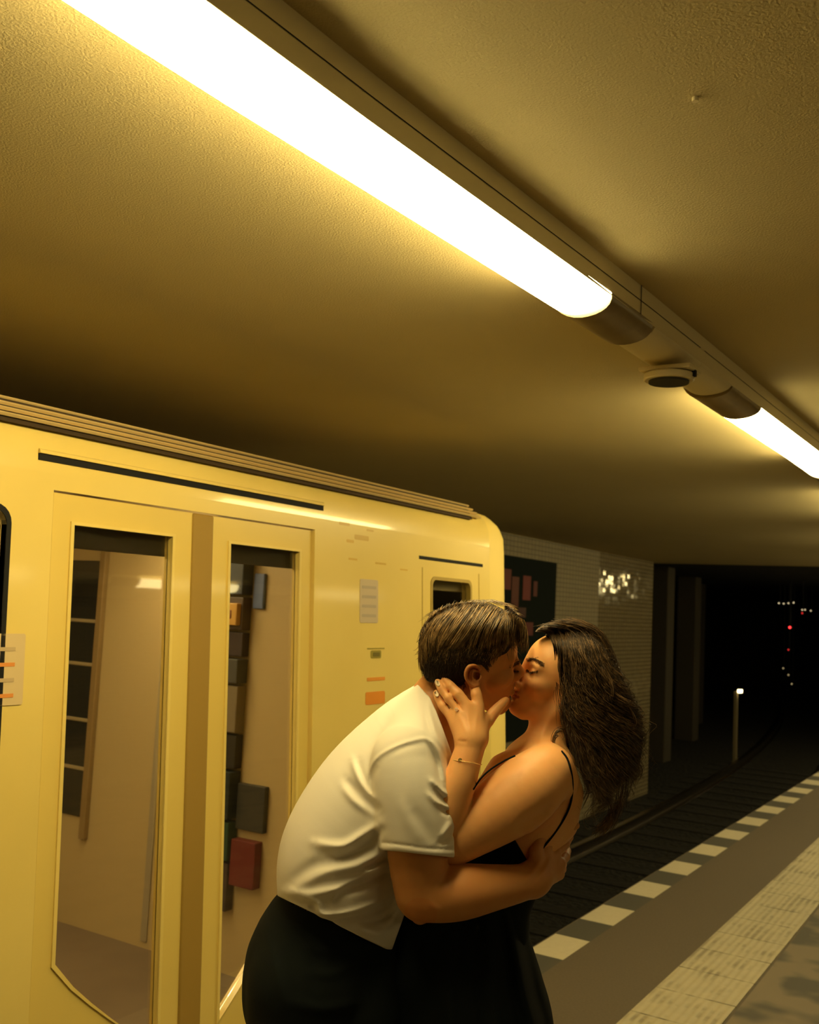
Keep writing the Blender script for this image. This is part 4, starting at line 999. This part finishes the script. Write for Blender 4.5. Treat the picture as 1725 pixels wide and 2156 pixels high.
# wisps standing off the crown line and the nape
nw = 160; x0 = RNG.uniform(930, 1090, nw); P = np.zeros((nw, K, 2)); yt = np.interp(x0, [905, 940, 985, 1030, 1070, 1105], [1325, 1285, 1266, 1264, 1276, 1305])
dx = RNG.uniform(20, 60, nw) * np.where(x0 < 975, -1, 1) * np.interp(x0, [890, 935, 1040, 1075], [0.3, 1, 1, 0.3])
P[..., 0] = x0[:, None] + dx[:, None] * t1; P[..., 1] = yt[:, None] - RNG.uniform(-2, 3, nw)[:, None] + (np.abs(dx) * 0.32)[:, None] * t1 ** 2
w = np.full((nw, K), 15.0) + RNG.uniform(-50, 35, nw)[:, None]; d = 2100 - w
L4 = np.stack([(P[..., 0] - 862.5) * d / 2100, (P[..., 1] - 1078) * d / 2100, d], -1)
# far side of the head (seen only from elsewhere): mirrored copy of the brushed layer
L5 = L1[::2].copy(); q_ = (2 * h2.O[2] - L5[..., 2]) / L5[..., 2] * 0.995; L5 = L5 * q_[..., None]
V1, F1 = strands(np.concatenate([L6, L1, L2, L4, L5]), np.concatenate([RNG.uniform(0.35, 0.7, len(L6)), RNG.uniform(0.35, 0.8, len(L1)), RNG.uniform(0.4, 0.8, len(L2)), RNG.uniform(0.3, 0.5, len(L4)), RNG.uniform(0.5, 1.0, len(L5))]))
mesh_obj('hair_strands', to_world(V1), F1, M_hairM, man, smooth=True, colors=strand_tint(len(V1) // (K * 3), K, 0.25, 2.0, 21))
V1, F1 = strands(L3, RNG.uniform(0.28, 0.5, len(L3))); mesh_obj('clipped_side_hair', to_world(V1), F1, mat('man_hair_side_shaded', (0.030, 0.018, 0.009), 0.6), man, smooth=True)  # clipped hair coloured darker for the shadow on the lower head
# eyebrow and closed lashes of the man
def hairs_along(vol, pts, n_, ln_, ang_, r_, off=0.5, jit=1.2):
    C_ = catmull(np.array(pts, float), np.linspace(0, len(pts) - 1, 40)); a_ = RNG.uniform(0, 39, n_)
    x = np.interp(a_, range(40), C_[:, 0]) + RNG.normal(0, jit, n_); y = np.interp(a_, range(40), C_[:, 1]) + RNG.normal(0, jit, n_)
    an = ang_ + RNG.normal(0, 0.25, n_); l = RNG.uniform(0.6, 1.1, n_) * ln_; t = np.linspace(0, 1, 6)[None]
    P = np.stack([x[:, None] + (np.cos(an) * l)[:, None] * t, y[:, None] + (np.sin(an) * l)[:, None] * t], -1)
    return strands(lay(vol, P, off), np.full(n_, r_))
v1 = hairs_along(vm, [(1080, 1402), (1090, 1397), (1099, 1388)], 90, 7, 2.7, 0.45, 1.0, 1.6)
mesh_obj('eyebrow', to_world(v1[0]), v1[1], M_brow, man)
v1 = hairs_along(vm, [(1080, 1411), (1086, 1413), (1092, 1412)], 40, 5, 0.9, 0.35, 1.0, 0.4)
mesh_obj('eyelashes', to_world(v1[0]), v1[1], M_brow, man)

# ================= WOMAN =================
wom = person((1005, 2100, 0), 'woman with long wavy dark hair and black strappy dress, holding the man by the jaw')
vw = Vol(PT(900, 1290, 0) - np.array([40, 0, 290]), PT(1250, 2040, 0) + np.array([20, 0, 290]), 2.4)
f, n, u = frame(-1, -9, 3, 20)
hw = Head(vw, f, n, u, (-5, 73, -45), (1195, 1481, 38), 0.92)
build_head(hw, False)
vw.ell(PT(1186, 1473, 32), (8, 10, 7), k=5); vw.ell(PT(1190, 1458, 30), (9, 14, 8), k=5)
vw.chain([(1168, 1440, -25, 42), (1160, 1510, -18, 40), (1150, 1570, -8, 46), (1125, 1610, 0, 62)], 14)
# torso
vw.chain([(1128, 1615, 0, 66), (1120, 1670, 0, 92), (1098, 1745, 0, 90), (1060, 1830, 0, 80), (1030, 1900, 0, 76), (1005, 1985, 0, 84), (1000, 2020, 0, 84)], 14, sw=1.25, sub=2)
vw.chain([(1150, 1575, 20, 30), (1152, 1618, 95, 46)], 26); vw.chain([(1150, 1575, -30, 30), (1140, 1618, -100, 46)], 26)
vw.chain([(1110, 1590, 30, 20), (1065, 1625, 50, 32), (1035, 1680, 62, 46)], 26); vw.chain([(1065, 1625, -50, 32), (1035, 1680, -62, 46)], 26)
vw.chain([(1185, 1610, 40, 26), (1188, 1670, 55, 34), (1180, 1730, 30, 36)], 22)      # shoulder blade
# near arm
vw.chain([(1150, 1628, 112, 54), (1112, 1662, 130, 65), (1055, 1703, 142, 62), (1000, 1740, 146, 53), (950, 1772, 142, 46)], 8, sub=3)
vw.rc(PT(1158, 1618, 96), PT(1172, 1640, 90), 46, 44, 14)
vw.chain([(938, 1762, 146, 40), (945, 1712, 166, 38), (957, 1672, 170, 34), (970, 1640, 168, 31.5), (981, 1603, 160, 28.5), (990, 1575, 152, 27), (994, 1555, 146, 28)], 4, sub=3, sw=0.92)
# palm
for a_, b_, r1, r2 in (((978, 1556, 146), (951, 1508, 120), 19, 11.5), ((986, 1556, 149), (964, 1496, 126), 19, 12), ((994, 1556, 150), (984, 1488, 128), 19, 12.5), ((1003, 1556, 146), (1007, 1487, 124), 18, 12.5), ((1008, 1552, 138), (1022, 1515, 116), 18, 14)):
    vw.rc(PT(*a_), PT(*b_), r1, r2, 12)
fing = dict(
    little=[(951, 1508, 120, 10.5), (935, 1489, 108, 9.3), (925, 1472, 98, 8.3), (919, 1459, 91, 6.6)],
    ring=[(964, 1496, 126, 10.5), (946, 1472, 118, 9.4), (932, 1452, 106, 8.6), (922, 1436, 96, 6.8)],
    middle=[(984, 1488, 128, 11.2), (967, 1464, 120, 10.4), (951, 1447, 108, 9.2), (936, 1430, 94, 7.2)],
    fore=[(1007, 1487, 124, 11.5), (1004, 1465, 116, 10.8), (1000, 1449, 104, 9.4), (996, 1434, 90, 7.6)],
    thumb=[(1020, 1528, 116, 13), (1032, 1510, 108, 10.5), (1048, 1492, 98, 9.0), (1066, 1474, 88, 6.8)])
for k_, pts in fing.items(): vw.chain(pts, 2.0 if k_ != 'thumb' else 6, sub=3)
vw.stroke([(954, 1496), (947, 1486), (930, 1462)], 1.2, -3.5, 40); vw.stroke([(974, 1496), (957, 1474), (934, 1444)], 1.3, -4, 40)
vw.stroke([(963, 1559), (975, 1561), (985, 1562)], 1.6, -1.8, 40); vw.stroke([(1030, 1500), (1033, 1520), (1032, 1545)], 3, -2.2, 40)
for a_ in (((985, 1545), (966, 1505)), ((992, 1545), (984, 1500)), ((1000, 1545), (1004, 1500))): vw.stroke([a_[0], ((a_[0][0] + a_[1][0]) / 2, (a_[0][1] + a_[1][1]) / 2), a_[1]], 2.6, 1.1, 40)
for k_ in ('little', 'ring', 'middle', 'fore'):
    for j_ in (1, 2):
        q = fing[k_][j_]; vw.rc(PT(q[0], q[1], q[2] + 1), PT(q[0] - 2, q[1] - 3, q[2] + 1), q[3] * 0.93, q[3] * 0.93, 3)
# far arm, its hand on the man's far shoulder
vw.chain([(1135, 1625, -115, 48), (1040, 1680, -170, 44), (960, 1690, -215, 38), (900, 1640, -235, 32), (862, 1590, -225, 25)], 10, sub=2)
for q in ((830, 1560), (836, 1550), (845, 1542), (855, 1536)): vw.chain([(864, 1588, -222, 15), (q[0] + 10, q[1] + 8, -205, 9), (q[0] - 8, q[1] - 4, -180, 7)], 5)
vw.chain([(872, 1580, -218, 13), (885, 1555, -200, 9), (888, 1538, -188, 7.5)], 5)
# surface modelling
vw.stroke([(1109, 1402), (1114, 1395), (1124, 1393), (1137, 1401)], 2.0, -1.8, 0, 200); vw.stroke([(1106, 1396), (1108, 1404), (1109, 1411)], 3.0, -2.2, 0, 200)
vw.stroke([(1085, 1745), (1110, 1730), (1140, 1712), (1165, 1690)], 9, -9, 20, 200); vw.stroke([(1105, 1760), (1150, 1750), (1185, 1720)], 12, 4, 0, 200)
vw.stroke([(1128, 1572), (1100, 1590), (1070, 1604)], 5, 3, 0, 200); vw.stroke([(1130, 1545), (1128, 1570)], 6, -4, 0, 200); vw.stroke([(1165, 1500), (1140, 1545), (1118, 1575)], 7, 4, 0, 200)
lobe = PT(1187, 1474, 38)
def tintW(V, c):
    px = V[:, 0] / V[:, 2] * 2100 + 862.5; py = V[:, 1] / V[:, 2] * 2100 + 1078
    L = (V - hw.O) @ hw.M.T / hw.sc
    lip = (L[:, 0] > 88) & (np.abs(L[:, 1]) < 24 - 0.9 * np.abs(L[:, 2] + 75)) & (L[:, 2] < -64) & (L[:, 2] > -87)
    c[lip] *= (0.62, 0.36, 0.36)
    ch = np.exp(-(((L[:, 0] - 74) / 22) ** 2 + ((np.abs(L[:, 1]) - 42) / 18) ** 2 + ((L[:, 2] + 42) / 18) ** 2)); c *= (1 - ch[:, None] * np.array([0.0, 0.13, 0.16]))
    return c
hipN = PT(1000, 2050, 62); hipF = PT(1000, 2050, -62)
c1, a1 = ground_chain((0.0, 0.0), hipN, toeW); c2, a2_ = ground_chain((0.02, 0.03), hipF, toeW)
put_skin(vw, 'body', M_skinW, wom, [legs_mesh([c1, c2], foot_dir=[toeW, toeW])], tintW)
shoe('shoe', a1, toeW, bpy.data.materials['black_leather'], wom); shoe('shoe', a2_, toeW, bpy.data.materials['black_leather'], wom)
# dress: bodice with the open back, then the wide skirt
vb = Vol(PT(930, 1560, 0) - np.array([20, 0, 240]), PT(1250, 1960, 0) + np.array([0, 0, 240]), 2.6)
vb.chain([(1128, 1615, 0, 68), (1118, 1670, 0, 94.5), (1096, 1745, 0, 93), (1058, 1830, 0, 84), (1030, 1900, 0, 86), (1018, 1960, 0, 98)], 14, sw=1.25, sub=2)
vb.chain([(1065, 1640, 50, 34), (1035, 1685, 62, 49)], 26); vb.chain([(1065, 1640, -50, 34), (1035, 1685, -62, 49)], 26)
tp = vb.cut((1002, 1630), (1078, 1757), (950, 1800), 'get'); tb = vb.cut((1078, 1757), (1134, 1797), (1000, 1880), 'get'); vb.F = np.maximum(vb.F, np.maximum(tp, tb))
V, Q = vb.surface(); mesh_obj('bodice', to_world(V), Q, M_black_cloth, wom, smooth=True)
gz = to_cam(np.array([*to_world(PT(1000, 2150, 0))[:2], 0.06]))
vk = Vol(np.minimum(PT(800, 1830, 0), gz) - np.array([100, 10, 330]), np.maximum(PT(1230, 1830, 0), gz) + np.array([200, 40, 330]), 5.0)
vk.chain([(1025, 1880, 0, 86), (1005, 1930, 0, 96), (992, 1985, 0, 122), (988, 2040, 0, 142), (990, 2100, 0, 158), (995, 2160, 0, 168)], 14, sw=1.3, sub=2)
vk.chain([(960, 1860, 20, 62), (920, 1940, 20, 80), (900, 2040, 20, 90), (900, 2160, 20, 100)], 20, sw=1.2)
vk.rc(PT(995, 2160, 0), gz, 168, 235, 10, sw=1.0)
for x_, s_, a_ in ((940, 9, 7), (1000, 8, -6), (1032, 7, 6), (1072, 8, -8), (1095, 9, 9), (1120, 8, -6)):
    vk.stroke([(x_ * 0.6 + 1020 * 0.4, 1905), (x_ * 0.9 + 100, 2000), (x_ + 8, 2090), (x_ * 1.12 - 100, 2200), (x_ * 1.3 - 280, 2500)], s_, a_, -100, taper=True)
V, Q = vk.surface(); Vw_ = to_world(V); Vw_[:, 2] = np.maximum(Vw_[:, 2], 0.05); mesh_obj('skirt', Vw_, Q, M_black_cloth, wom, smooth=True)
# straps laid on the skin
def strap(name, pts, r, m=M_black_cloth, lift=0.5):
    C_ = catmull(np.array(pts, float), np.linspace(0, len(pts) - 1, 30)); P = lay(vw, C_[None], lift)[0]
    mb = MB().tube([tuple(p) for p in P], r, 8); return mesh_obj(name, to_world(np.array(mb.V)), mb.F, m, wom, smooth=True)
strap('shoulder_strap', [(997, 1662), (1012, 1640), (1032, 1621), (1060, 1603), (1085, 1591)], 1.7)
strap('shoulder_strap', [(1183, 1582), (1195, 1598), (1203, 1625), (1206, 1655), (1202, 1690), (1189, 1722), (1166, 1757), (1138, 1792)], 2.2, lift=3.2)
# bracelet with a small disc, ring with a stone
br = []
for k in range(40):
    a_ = 2 * math.pi * k / 40; c_ = PT(982, 1603, 160); ax1 = np.array([0.985, 0.17, 0]); 
    br.append(c_ + ax1 * 30.6 * math.cos(a_) + np.array([0, 0.16, 1.0]) * 29.5 * math.sin(a_) + np.array([0, 1.5 * math.cos(2 * a_), 0]))
mb = MB().tube([tuple(p) for p in br], 0.75, 6, closed=True); brc = mesh_obj('bracelet', to_world(np.array(mb.V)), mb.F, M_gold, wom, smooth=True)
dp = lay(vw, np.array([[[969, 1600], [969.5, 1600]]], float), 1.5)[0][0]
dm = MB().tube([tuple(dp + np.array([0, 0, 0.6])), tuple(dp - np.array([0, 0, 0.8]))], 4.0, 18); mesh_obj('bracelet_disc', to_world(np.array(dm.V)), dm.F, M_gold, wom)
rg = []; q0 = PT(960, 1492, 115); ad = PT(946, 1472, 110) - PT(964, 1496, 118); ad /= np.linalg.norm(ad); e1 = np.cross(ad, [0, 0, 1.0]); e1 /= np.linalg.norm(e1); e2 = np.cross(ad, e1)
for k in range(24):
    a_ = 2 * math.pi * k / 24; rg.append(q0 + (e1 * math.cos(a_) + e2 * math.sin(a_)) * 11.2)
mb = MB().tube([tuple(p) for p in rg], 0.8, 6, closed=True); mesh_obj('ring', to_world(np.array(mb.V)), mb.F, M_gold, wom, smooth=True)
sp_ = lay(vw, np.array([[[962, 1494], [962.5, 1494]]], float), 1.5)[0][0]; mb = MB()
for k in range(5):
    a_ = k * 1.257; c_ = sp_ + np.array([2.6 * math.cos(a_), 2.6 * math.sin(a_), 0]); mb.tube([tuple(c_), tuple(c_ - np.array([0, 0, 2.2]))], [1.6, 0.5], 6)
mesh_obj('ring_stone', to_world(np.array(mb.V)), mb.F, mat('stone', (0.9, 0.85, 0.7), 0.05, metal=0.4), wom)
# pale fingernails
def nail(cx_, cy_, dx_, dy_, l_, w_, vol, m, parent, off=1.3):
    th = math.atan2(dy_, dx_); V = []; Fq = []; nu, nv = 9, 7; P = np.zeros((nu * nv, 2))
    for i in range(nu):
        for j in range(nv):
            uu = -1 + 2 * i / (nu - 1); vv = -1 + 2 * j / (nv - 1); ww = w_ * math.sqrt(max(0.08, 1 - abs(uu) ** 3.0))
            P[i * nv + j] = (cx_ + math.cos(th) * l_ * uu - math.sin(th) * ww * vv, cy_ + math.sin(th) * l_ * uu + math.cos(th) * ww * vv)
    L = lay(vol, P.reshape(nu, nv, 2), off).reshape(-1, 3)
    for i in range(nu - 1):
        for j in range(nv - 1): Fq.append((i * nv + j, (i + 1) * nv + j, (i + 1) * nv + j + 1, i * nv + j + 1))
    o = mesh_obj('fingernail', to_world(L), Fq, m, parent, smooth=True); s_ = o.modifiers.new('thickness', 'SOLIDIFY'); s_.thickness = 0.0006
    return o
nail(919.5, 1461, -6, -13, 6.5, 4.2, vw, M_nail, wom); nail(921.5, 1438.5, -9, -14, 7.0, 4.2, vw, M_nail, wom); nail(1065, 1474.5, 10, -11, 6.5, 4.3, vw, M_nail, wom)
# brow, lashes
v1 = hairs_along(vw, [(1108, 1391), (1115, 1387), (1124, 1388), (1134, 1394), (1141, 1401)], 210, 6, 0.35, 0.30, 0.4, 1.9)
mesh_obj('eyebrow', to_world(v1[0]), v1[1], M_brow, wom)
v1 = hairs_along(vw, [(1110, 1409), (1116, 1414), (1124, 1414), (1133, 1412)], 90, 5.0, 2.1, 0.35, 0.8, 0.5)
mesh_obj('eyelashes', to_world(v1[0]), v1[1], M_brow, wom)
print('eye px', hw.px(86, 30, -12), 'chin', hw.px(92, 0, -106), 'mouth', hw.px(94, 22, -75), 'brow', hw.px(88, 20, 6), 'hairline', hw.px(80, 20, 62), 'crown', hw.px(-8, 0, 106))
print('man eye', hm.px(86, 30, -12), 'chin', hm.px(92, 0, -106), 'nose', hm.px(118, 0, -46), 'crown', hm.px(-8, 0, 106), 'back', hm.px(-103, 0, 20))

# long wavy hair
vhw = Vol(PT(1085, 1285, 0) - np.array([30, 0, 220]), PT(1380, 1800, 0) + np.array([20, 0, 220]), 3.0)
h3 = Head(vhw, f, n, u, (-5, 73, -45), (1195, 1481, 38), 0.92)
h3.ell((-14, 0, 22), (93, 77, 88), 4); h3.ell((26, 0, 48), (56, 63, 52), 14)
vhw.chain([(1222, 1385, -5, 56), (1243, 1450, -5, 68), (1256, 1530, -10, 66), (1256, 1600, -15, 58), (1250, 1670, -20, 44), (1235, 1720, -25, 26)], 24, sw=1.15, sub=2)
vhw.chain([(1205, 1450, 58, 20), (1208, 1510, 62, 26), (1215, 1570, 60, 24), (1235, 1640, 45, 28)], 18)
# clear the face, ear lobe and neck
pl = vhw.cut((1128, 1322), (1166, 1352), (1250, 1300), 'get'); pr = vhw.cut((1164, 1350), (1173, 1440), (1250, 1400), 'get'); pn = vhw.cut((1176, 1452), (1192, 1545), (1290, 1500), 'get')
for a_, b_ in (((1118, 1322), (1160, 1309)), ((1160, 1309), (1205, 1307)), ((1205, 1307), (1262, 1336)), ((1262, 1336), (1300, 1412))):
    vhw.F = np.maximum(vhw.F, vhw.cut(a_, b_, (1240, 1500), 'get'))
vhw.F = np.maximum(vhw.F, np.where(pl > 0, pl, -60)); 
region = vhw.cut((1100, 1348), (1300, 1348), (1200, 1300), 'get')   # below this line the face side is cut
vhw.F = np.maximum(vhw.F, np.where(region > 0, np.maximum(pr, pn), -60))
V, Q = vhw.surface(); mesh_obj('hair', to_world(V), Q, M_hairWb, wom, smooth=True)
guides = np.array([   # image paths from parting to tips
    [(1128, 1330), (1150, 1333), (1165, 1360), (1170, 1410), (1176, 1450), (1186, 1500), (1196, 1545), (1205, 1590)],
    [(1135, 1324), (1168, 1328), (1180, 1365), (1184, 1420), (1194, 1480), (1205, 1530), (1222, 1580), (1232, 1630)],
    [(1150, 1320), (1190, 1328), (1205, 1375), (1212, 1440), (1218, 1500), (1235, 1545), (1232, 1610), (1255, 1665)],
    [(1165, 1315), (1215, 1330), (1235, 1385), (1242, 1450), (1250, 1515), (1262, 1570), (1258, 1630), (1275, 1690)],
    [(1180, 1312), (1235, 1330), (1260, 1385), (1272, 1450), (1282, 1515), (1298, 1560), (1290, 1625), (1292, 1690)],
    [(1195, 1310), (1250, 1328), (1278, 1380), (1295, 1440), (1310, 1495), (1326, 1540), (1318, 1600), (1322, 1650)],
    [(1205, 1311), (1258, 1332), (1286, 1384), (1303, 1440), (1325, 1485), (1336, 1530), (1338, 1590), (1332, 1640)],
    [(1200, 1320), (1240, 1360), (1262, 1430), (1270, 1510), (1275, 1590), (1262, 1650), (1258, 1700), (1235, 1745)]], float)
def wavy(n_, amp, seed, lift, tipout, jit, gsel=None):
    r = np.random.default_rng(seed); K = 34; G = len(guides)  # strands near the face stay smooth until the ear
    gi = r.uniform(0, G - 1.001, n_) if gsel is None else r.uniform(gsel[0], gsel[1], n_); cl = np.clip(np.round(gi * 3.4) / 3.4 + 0.06 * np.sin(np.round(gi * 3.4) * 5), 0, G - 1.001); gj = np.clip(gi * 0.35 + cl * 0.65, 0, G - 1.001); i = np.floor(gi).astype(int); fr_ = (gi - i)[:, None, None]
    tt_ = np.linspace(0, 7, K); C_ = np.array([catmull(g_, tt_) for g_ in guides]); P = C_[i] * (1 - fr_) + C_[i + 1] * fr_; ij = np.floor(gj).astype(int); fj = (gj - ij)[:, None, None]; Pj = C_[ij] * (1 - fj) + C_[ij + 1] * fj; bl = np.linspace(0, 1, K)[None, :, None]; P = P * (1 - bl) + Pj * bl
    l_ = r.uniform(0.6, 1.04, n_); s_ = np.linspace(0, 1, K)
    P2 = np.empty_like(P)
    for k in range(n_):
        q = np.clip(s_ * l_[k], 0, 1) * (K - 1); P2[k, :, 0] = np.interp(q, range(K), P[k, :, 0]); P2[k, :, 1] = np.interp(q, range(K), P[k, :, 1])
    ph_ = cl * 2.1 + 1.2 * np.sin(cl * 7.0) + r.normal(0, 0.28, n_); fq = 4.3 + 0.5 * np.sin(cl * 5) + r.normal(0, 0.05, n_)
    cal = np.clip(gi / 2.2, 0.12, 1)[:, None]; st_ = 0.28 + 0.25 * (1 - cal); env = np.clip((s_[None] - st_) / 0.5, 0, 1) ** 1.1
    wv_ = np.sin(2 * np.pi * fq[:, None] * s_[None] + ph_[:, None])
    P2[..., 0] += amp * cal * env * wv_ + cal * r.normal(0, jit, (n_, 1)) + tipout * env * r.normal(0, 1, (n_, 1)); P2[..., 1] += 0.4 * amp * cal * env * np.cos(2 * np.pi * fq[:, None] * s_[None] + ph_[:, None]) + cal * r.normal(0, jit, (n_, 1))
    off_ = r.uniform(-2, lift, n_)[:, None] + 7 * env * (1 - np.clip(np.abs(gi - cl) * 6, 0, 1))[:, None] + 1.0 * amp * cal * env * np.cos(2 * np.pi * fq[:, None] * s_[None] + ph_[:, None])
    return lay(vhw, P2, off_)
A = wavy(4800, 13, 3, 9, 3, 1.8); B_ = wavy(1800, 17, 4, 12, 10, 4); C2 = wavy(520, 15, 5, 10, 7, 3, (5.0, 6.99)); D2 = wavy(150, 16, 6, 16, 16, 5, (3.0, 6.99))
E_ = A[::2].copy(); q_ = (2 * h3.O[2] - E_[..., 2]) / E_[..., 2]; E_ = E_ * q_[..., None]
# loose curls in front of the shoulder and a few long loops
K = 30; t1 = np.linspace(0, 1, K)
curl = []
for (x, y, rx, ry, a0, a1_, w_) in ((1180, 1562, 16, 22, -1.2, -5.0, 70), (1176, 1566, 10, 18, -1.5, -4.6, 74), (1186, 1560, 20, 26, -1.4, -4.4, 66), (1248, 1612, 28, 24, -1.9, 2.0, 80), (1250, 1616, 22, 20, -1.6, 2.4, 84), (1244, 1610, 32, 26, -1.5, 1.8, 78), (1236, 1655, 18, 14, -2.0, 2.2, 70), (1335, 1548, 18, 12, -2.4, 0.6, 20), (1338, 1556, 16, 12, -2.6, 0.8, 10)):
    for k in range(7):
        aa = a0 + (a1_ - a0) * t1; s_ = 1 + RNG.normal(0, 0.07); j_ = RNG.normal(0, 1.5, 2)
        px_ = x + j_[0] + rx * s_ * np.cos(aa); py_ = y + j_[1] + ry * s_ * np.sin(aa); d = 2100 - (w_ + 4 * np.sin(aa * 2))
        curl.append(np.stack([(px_ - 862.5) * d / 2100, (py_ - 1078) * d / 2100, d], -1))
# bigger flicked and curled locks lying over the mass
bund = []
for pts, cnt, jit, lift in (([(1178, 1486), (1188, 1524), (1212, 1548), (1246, 1548), (1264, 1520)], 90, 5, 12), ([(1190, 1496), (1204, 1538), (1234, 1562), (1272, 1548)], 80, 5, 14), ([(1182, 1530), (1194, 1574), (1206, 1612), (1198, 1644)], 60, 4, 10),
        ([(1210, 1572), (1244, 1584), (1268, 1610), (1262, 1640), (1236, 1648), (1224, 1636)], 70, 4, 14), ([(1298, 1478), (1326, 1510), (1346, 1550), (1330, 1590), (1346, 1622), (1328, 1654)], 90, 6, 8), ([(1288, 1438), (1320, 1480), (1340, 1520), (1324, 1560), (1340, 1602)], 90, 6, 8),
        ([(1240, 1648), (1266, 1670), (1290, 1700), (1276, 1736), (1248, 1752)], 70, 6, 8), ([(1312, 1650), (1302, 1700), (1280, 1742), (1250, 1772)], 70, 8, 4), ([(1196, 1590), (1226, 1620), (1240, 1660), (1222, 1704)], 60, 5, 12),
        ([(1255, 1480), (1280, 1520), (1270, 1560), (1292, 1600), (1278, 1640)], 90, 6, 12), ([(1230, 1440), (1244, 1490), (1232, 1530), (1252, 1568)], 80, 6, 11), ([(1268, 1400), (1292, 1450), (1286, 1500), (1308, 1540)], 80, 6, 10)):
    C_ = catmull(np.array(pts, float), np.linspace(0, len(pts) - 1, K)); T_ = np.gradient(C_, axis=0); T_ /= np.linalg.norm(T_, axis=1, keepdims=True); Nn = np.stack([-T_[:, 1], T_[:, 0]], -1)
    o_ = RNG.normal(0, jit, cnt)[:, None]; sh_ = RNG.uniform(-0.15, 0.1, cnt)[:, None]; le_ = RNG.uniform(0.75, 1.0, cnt)[:, None]
    q = np.clip((t1[None] * le_ + 0.5 * np.clip(sh_, 0, 1)) * (K - 1), 0, K - 1); P = np.stack([np.interp(q, range(K), C_[:, 0]), np.interp(q, range(K), C_[:, 1])], -1); Np = np.stack([np.interp(q, range(K), Nn[:, 0]), np.interp(q, range(K), Nn[:, 1])], -1)
    P = P + Np * (o_ * (0.55 + 0.6 * np.abs(t1[None] - 0.35)) + 1.2 * np.sin(7 * t1[None] + o_))[..., None]
    bund.append(lay(vhw, P, 6 + 2.0 * lift * np.sin(np.pi * np.clip(t1[None] + 0.12, 0, 1)) + RNG.normal(0, 2.0, (cnt, 1)) - 0.12 * o_ ** 2))
bund = np.concatenate(bund)
# frizz: thin curly flyaways round the outline
fz = []
ol = catmull(np.array([(1125, 1318), (1180, 1308), (1235, 1318), (1270, 1348), (1292, 1395), (1310, 1440), (1332, 1490), (1342, 1540), (1342, 1590), (1336, 1640), (1318, 1690), (1285, 1735)], float), np.linspace(0, 11, 200))
for k in range(700):
    i = int(RNG.uniform(0, 199) if RNG.random() < 0.25 else RNG.uniform(60, 199)); b_ = ol[i]; out = np.array([1.0, -0.35 if i < 90 else 0.5]); out /= np.linalg.norm(out)
    tg = ol[min(i + 3, 199)] - ol[max(i - 3, 0)]; tg /= np.linalg.norm(tg) + 1e-6; l_ = RNG.uniform(20, 60) * (0.5 if i < 70 else 1); c_ = RNG.uniform(1.5, 6)
    base_ = b_ - out * RNG.uniform(2, 20); ph_ = RNG.uniform(0, 6.3)
    q = base_ + tg * (t1 * l_)[:, None] + out * (RNG.uniform(2, 14) * t1 ** 1.5 + c_ * np.sin(9 * t1 + ph_) * t1)[:, None]
    d = 2100 - (RNG.uniform(-60, 45) + c_ * np.cos(9 * t1 + ph_)); fz.append(np.stack([(q[:, 0] - 862.5) * d / 2100, (q[:, 1] - 1078) * d / 2100, d], -1))
parts = [strands(L_, r_) for L_, r_ in ((A, RNG.uniform(0.35, 0.75, len(A))), (B_, RNG.uniform(0.3, 0.65, len(B_))), (C2, RNG.uniform(0.3, 0.6, len(C2))), (D2, RNG.uniform(0.3, 0.6, len(D2))), (E_, RNG.uniform(0.5, 1.1, len(E_))),
         (np.array(curl), np.full(len(curl), 0.6)), (bund, RNG.uniform(0.3, 0.6, len(bund))), (np.array(fz), np.full(len(fz), 0.32)))]
V1, F1 = merge(parts)
tn = np.concatenate([strand_tint(len(L_), L_.shape[1], 0.9 if i_ == 6 else 0.25, 3.2 if i_ == 6 else 2.3, 40 + i_) for i_, L_ in enumerate((A, B_, C2, D2, E_, np.array(curl), bund, np.array(fz)))])
mesh_obj('hair_strands', to_world(V1), F1, M_hairW, wom, smooth=True, colors=tn)
bpy.context.view_layer.update()
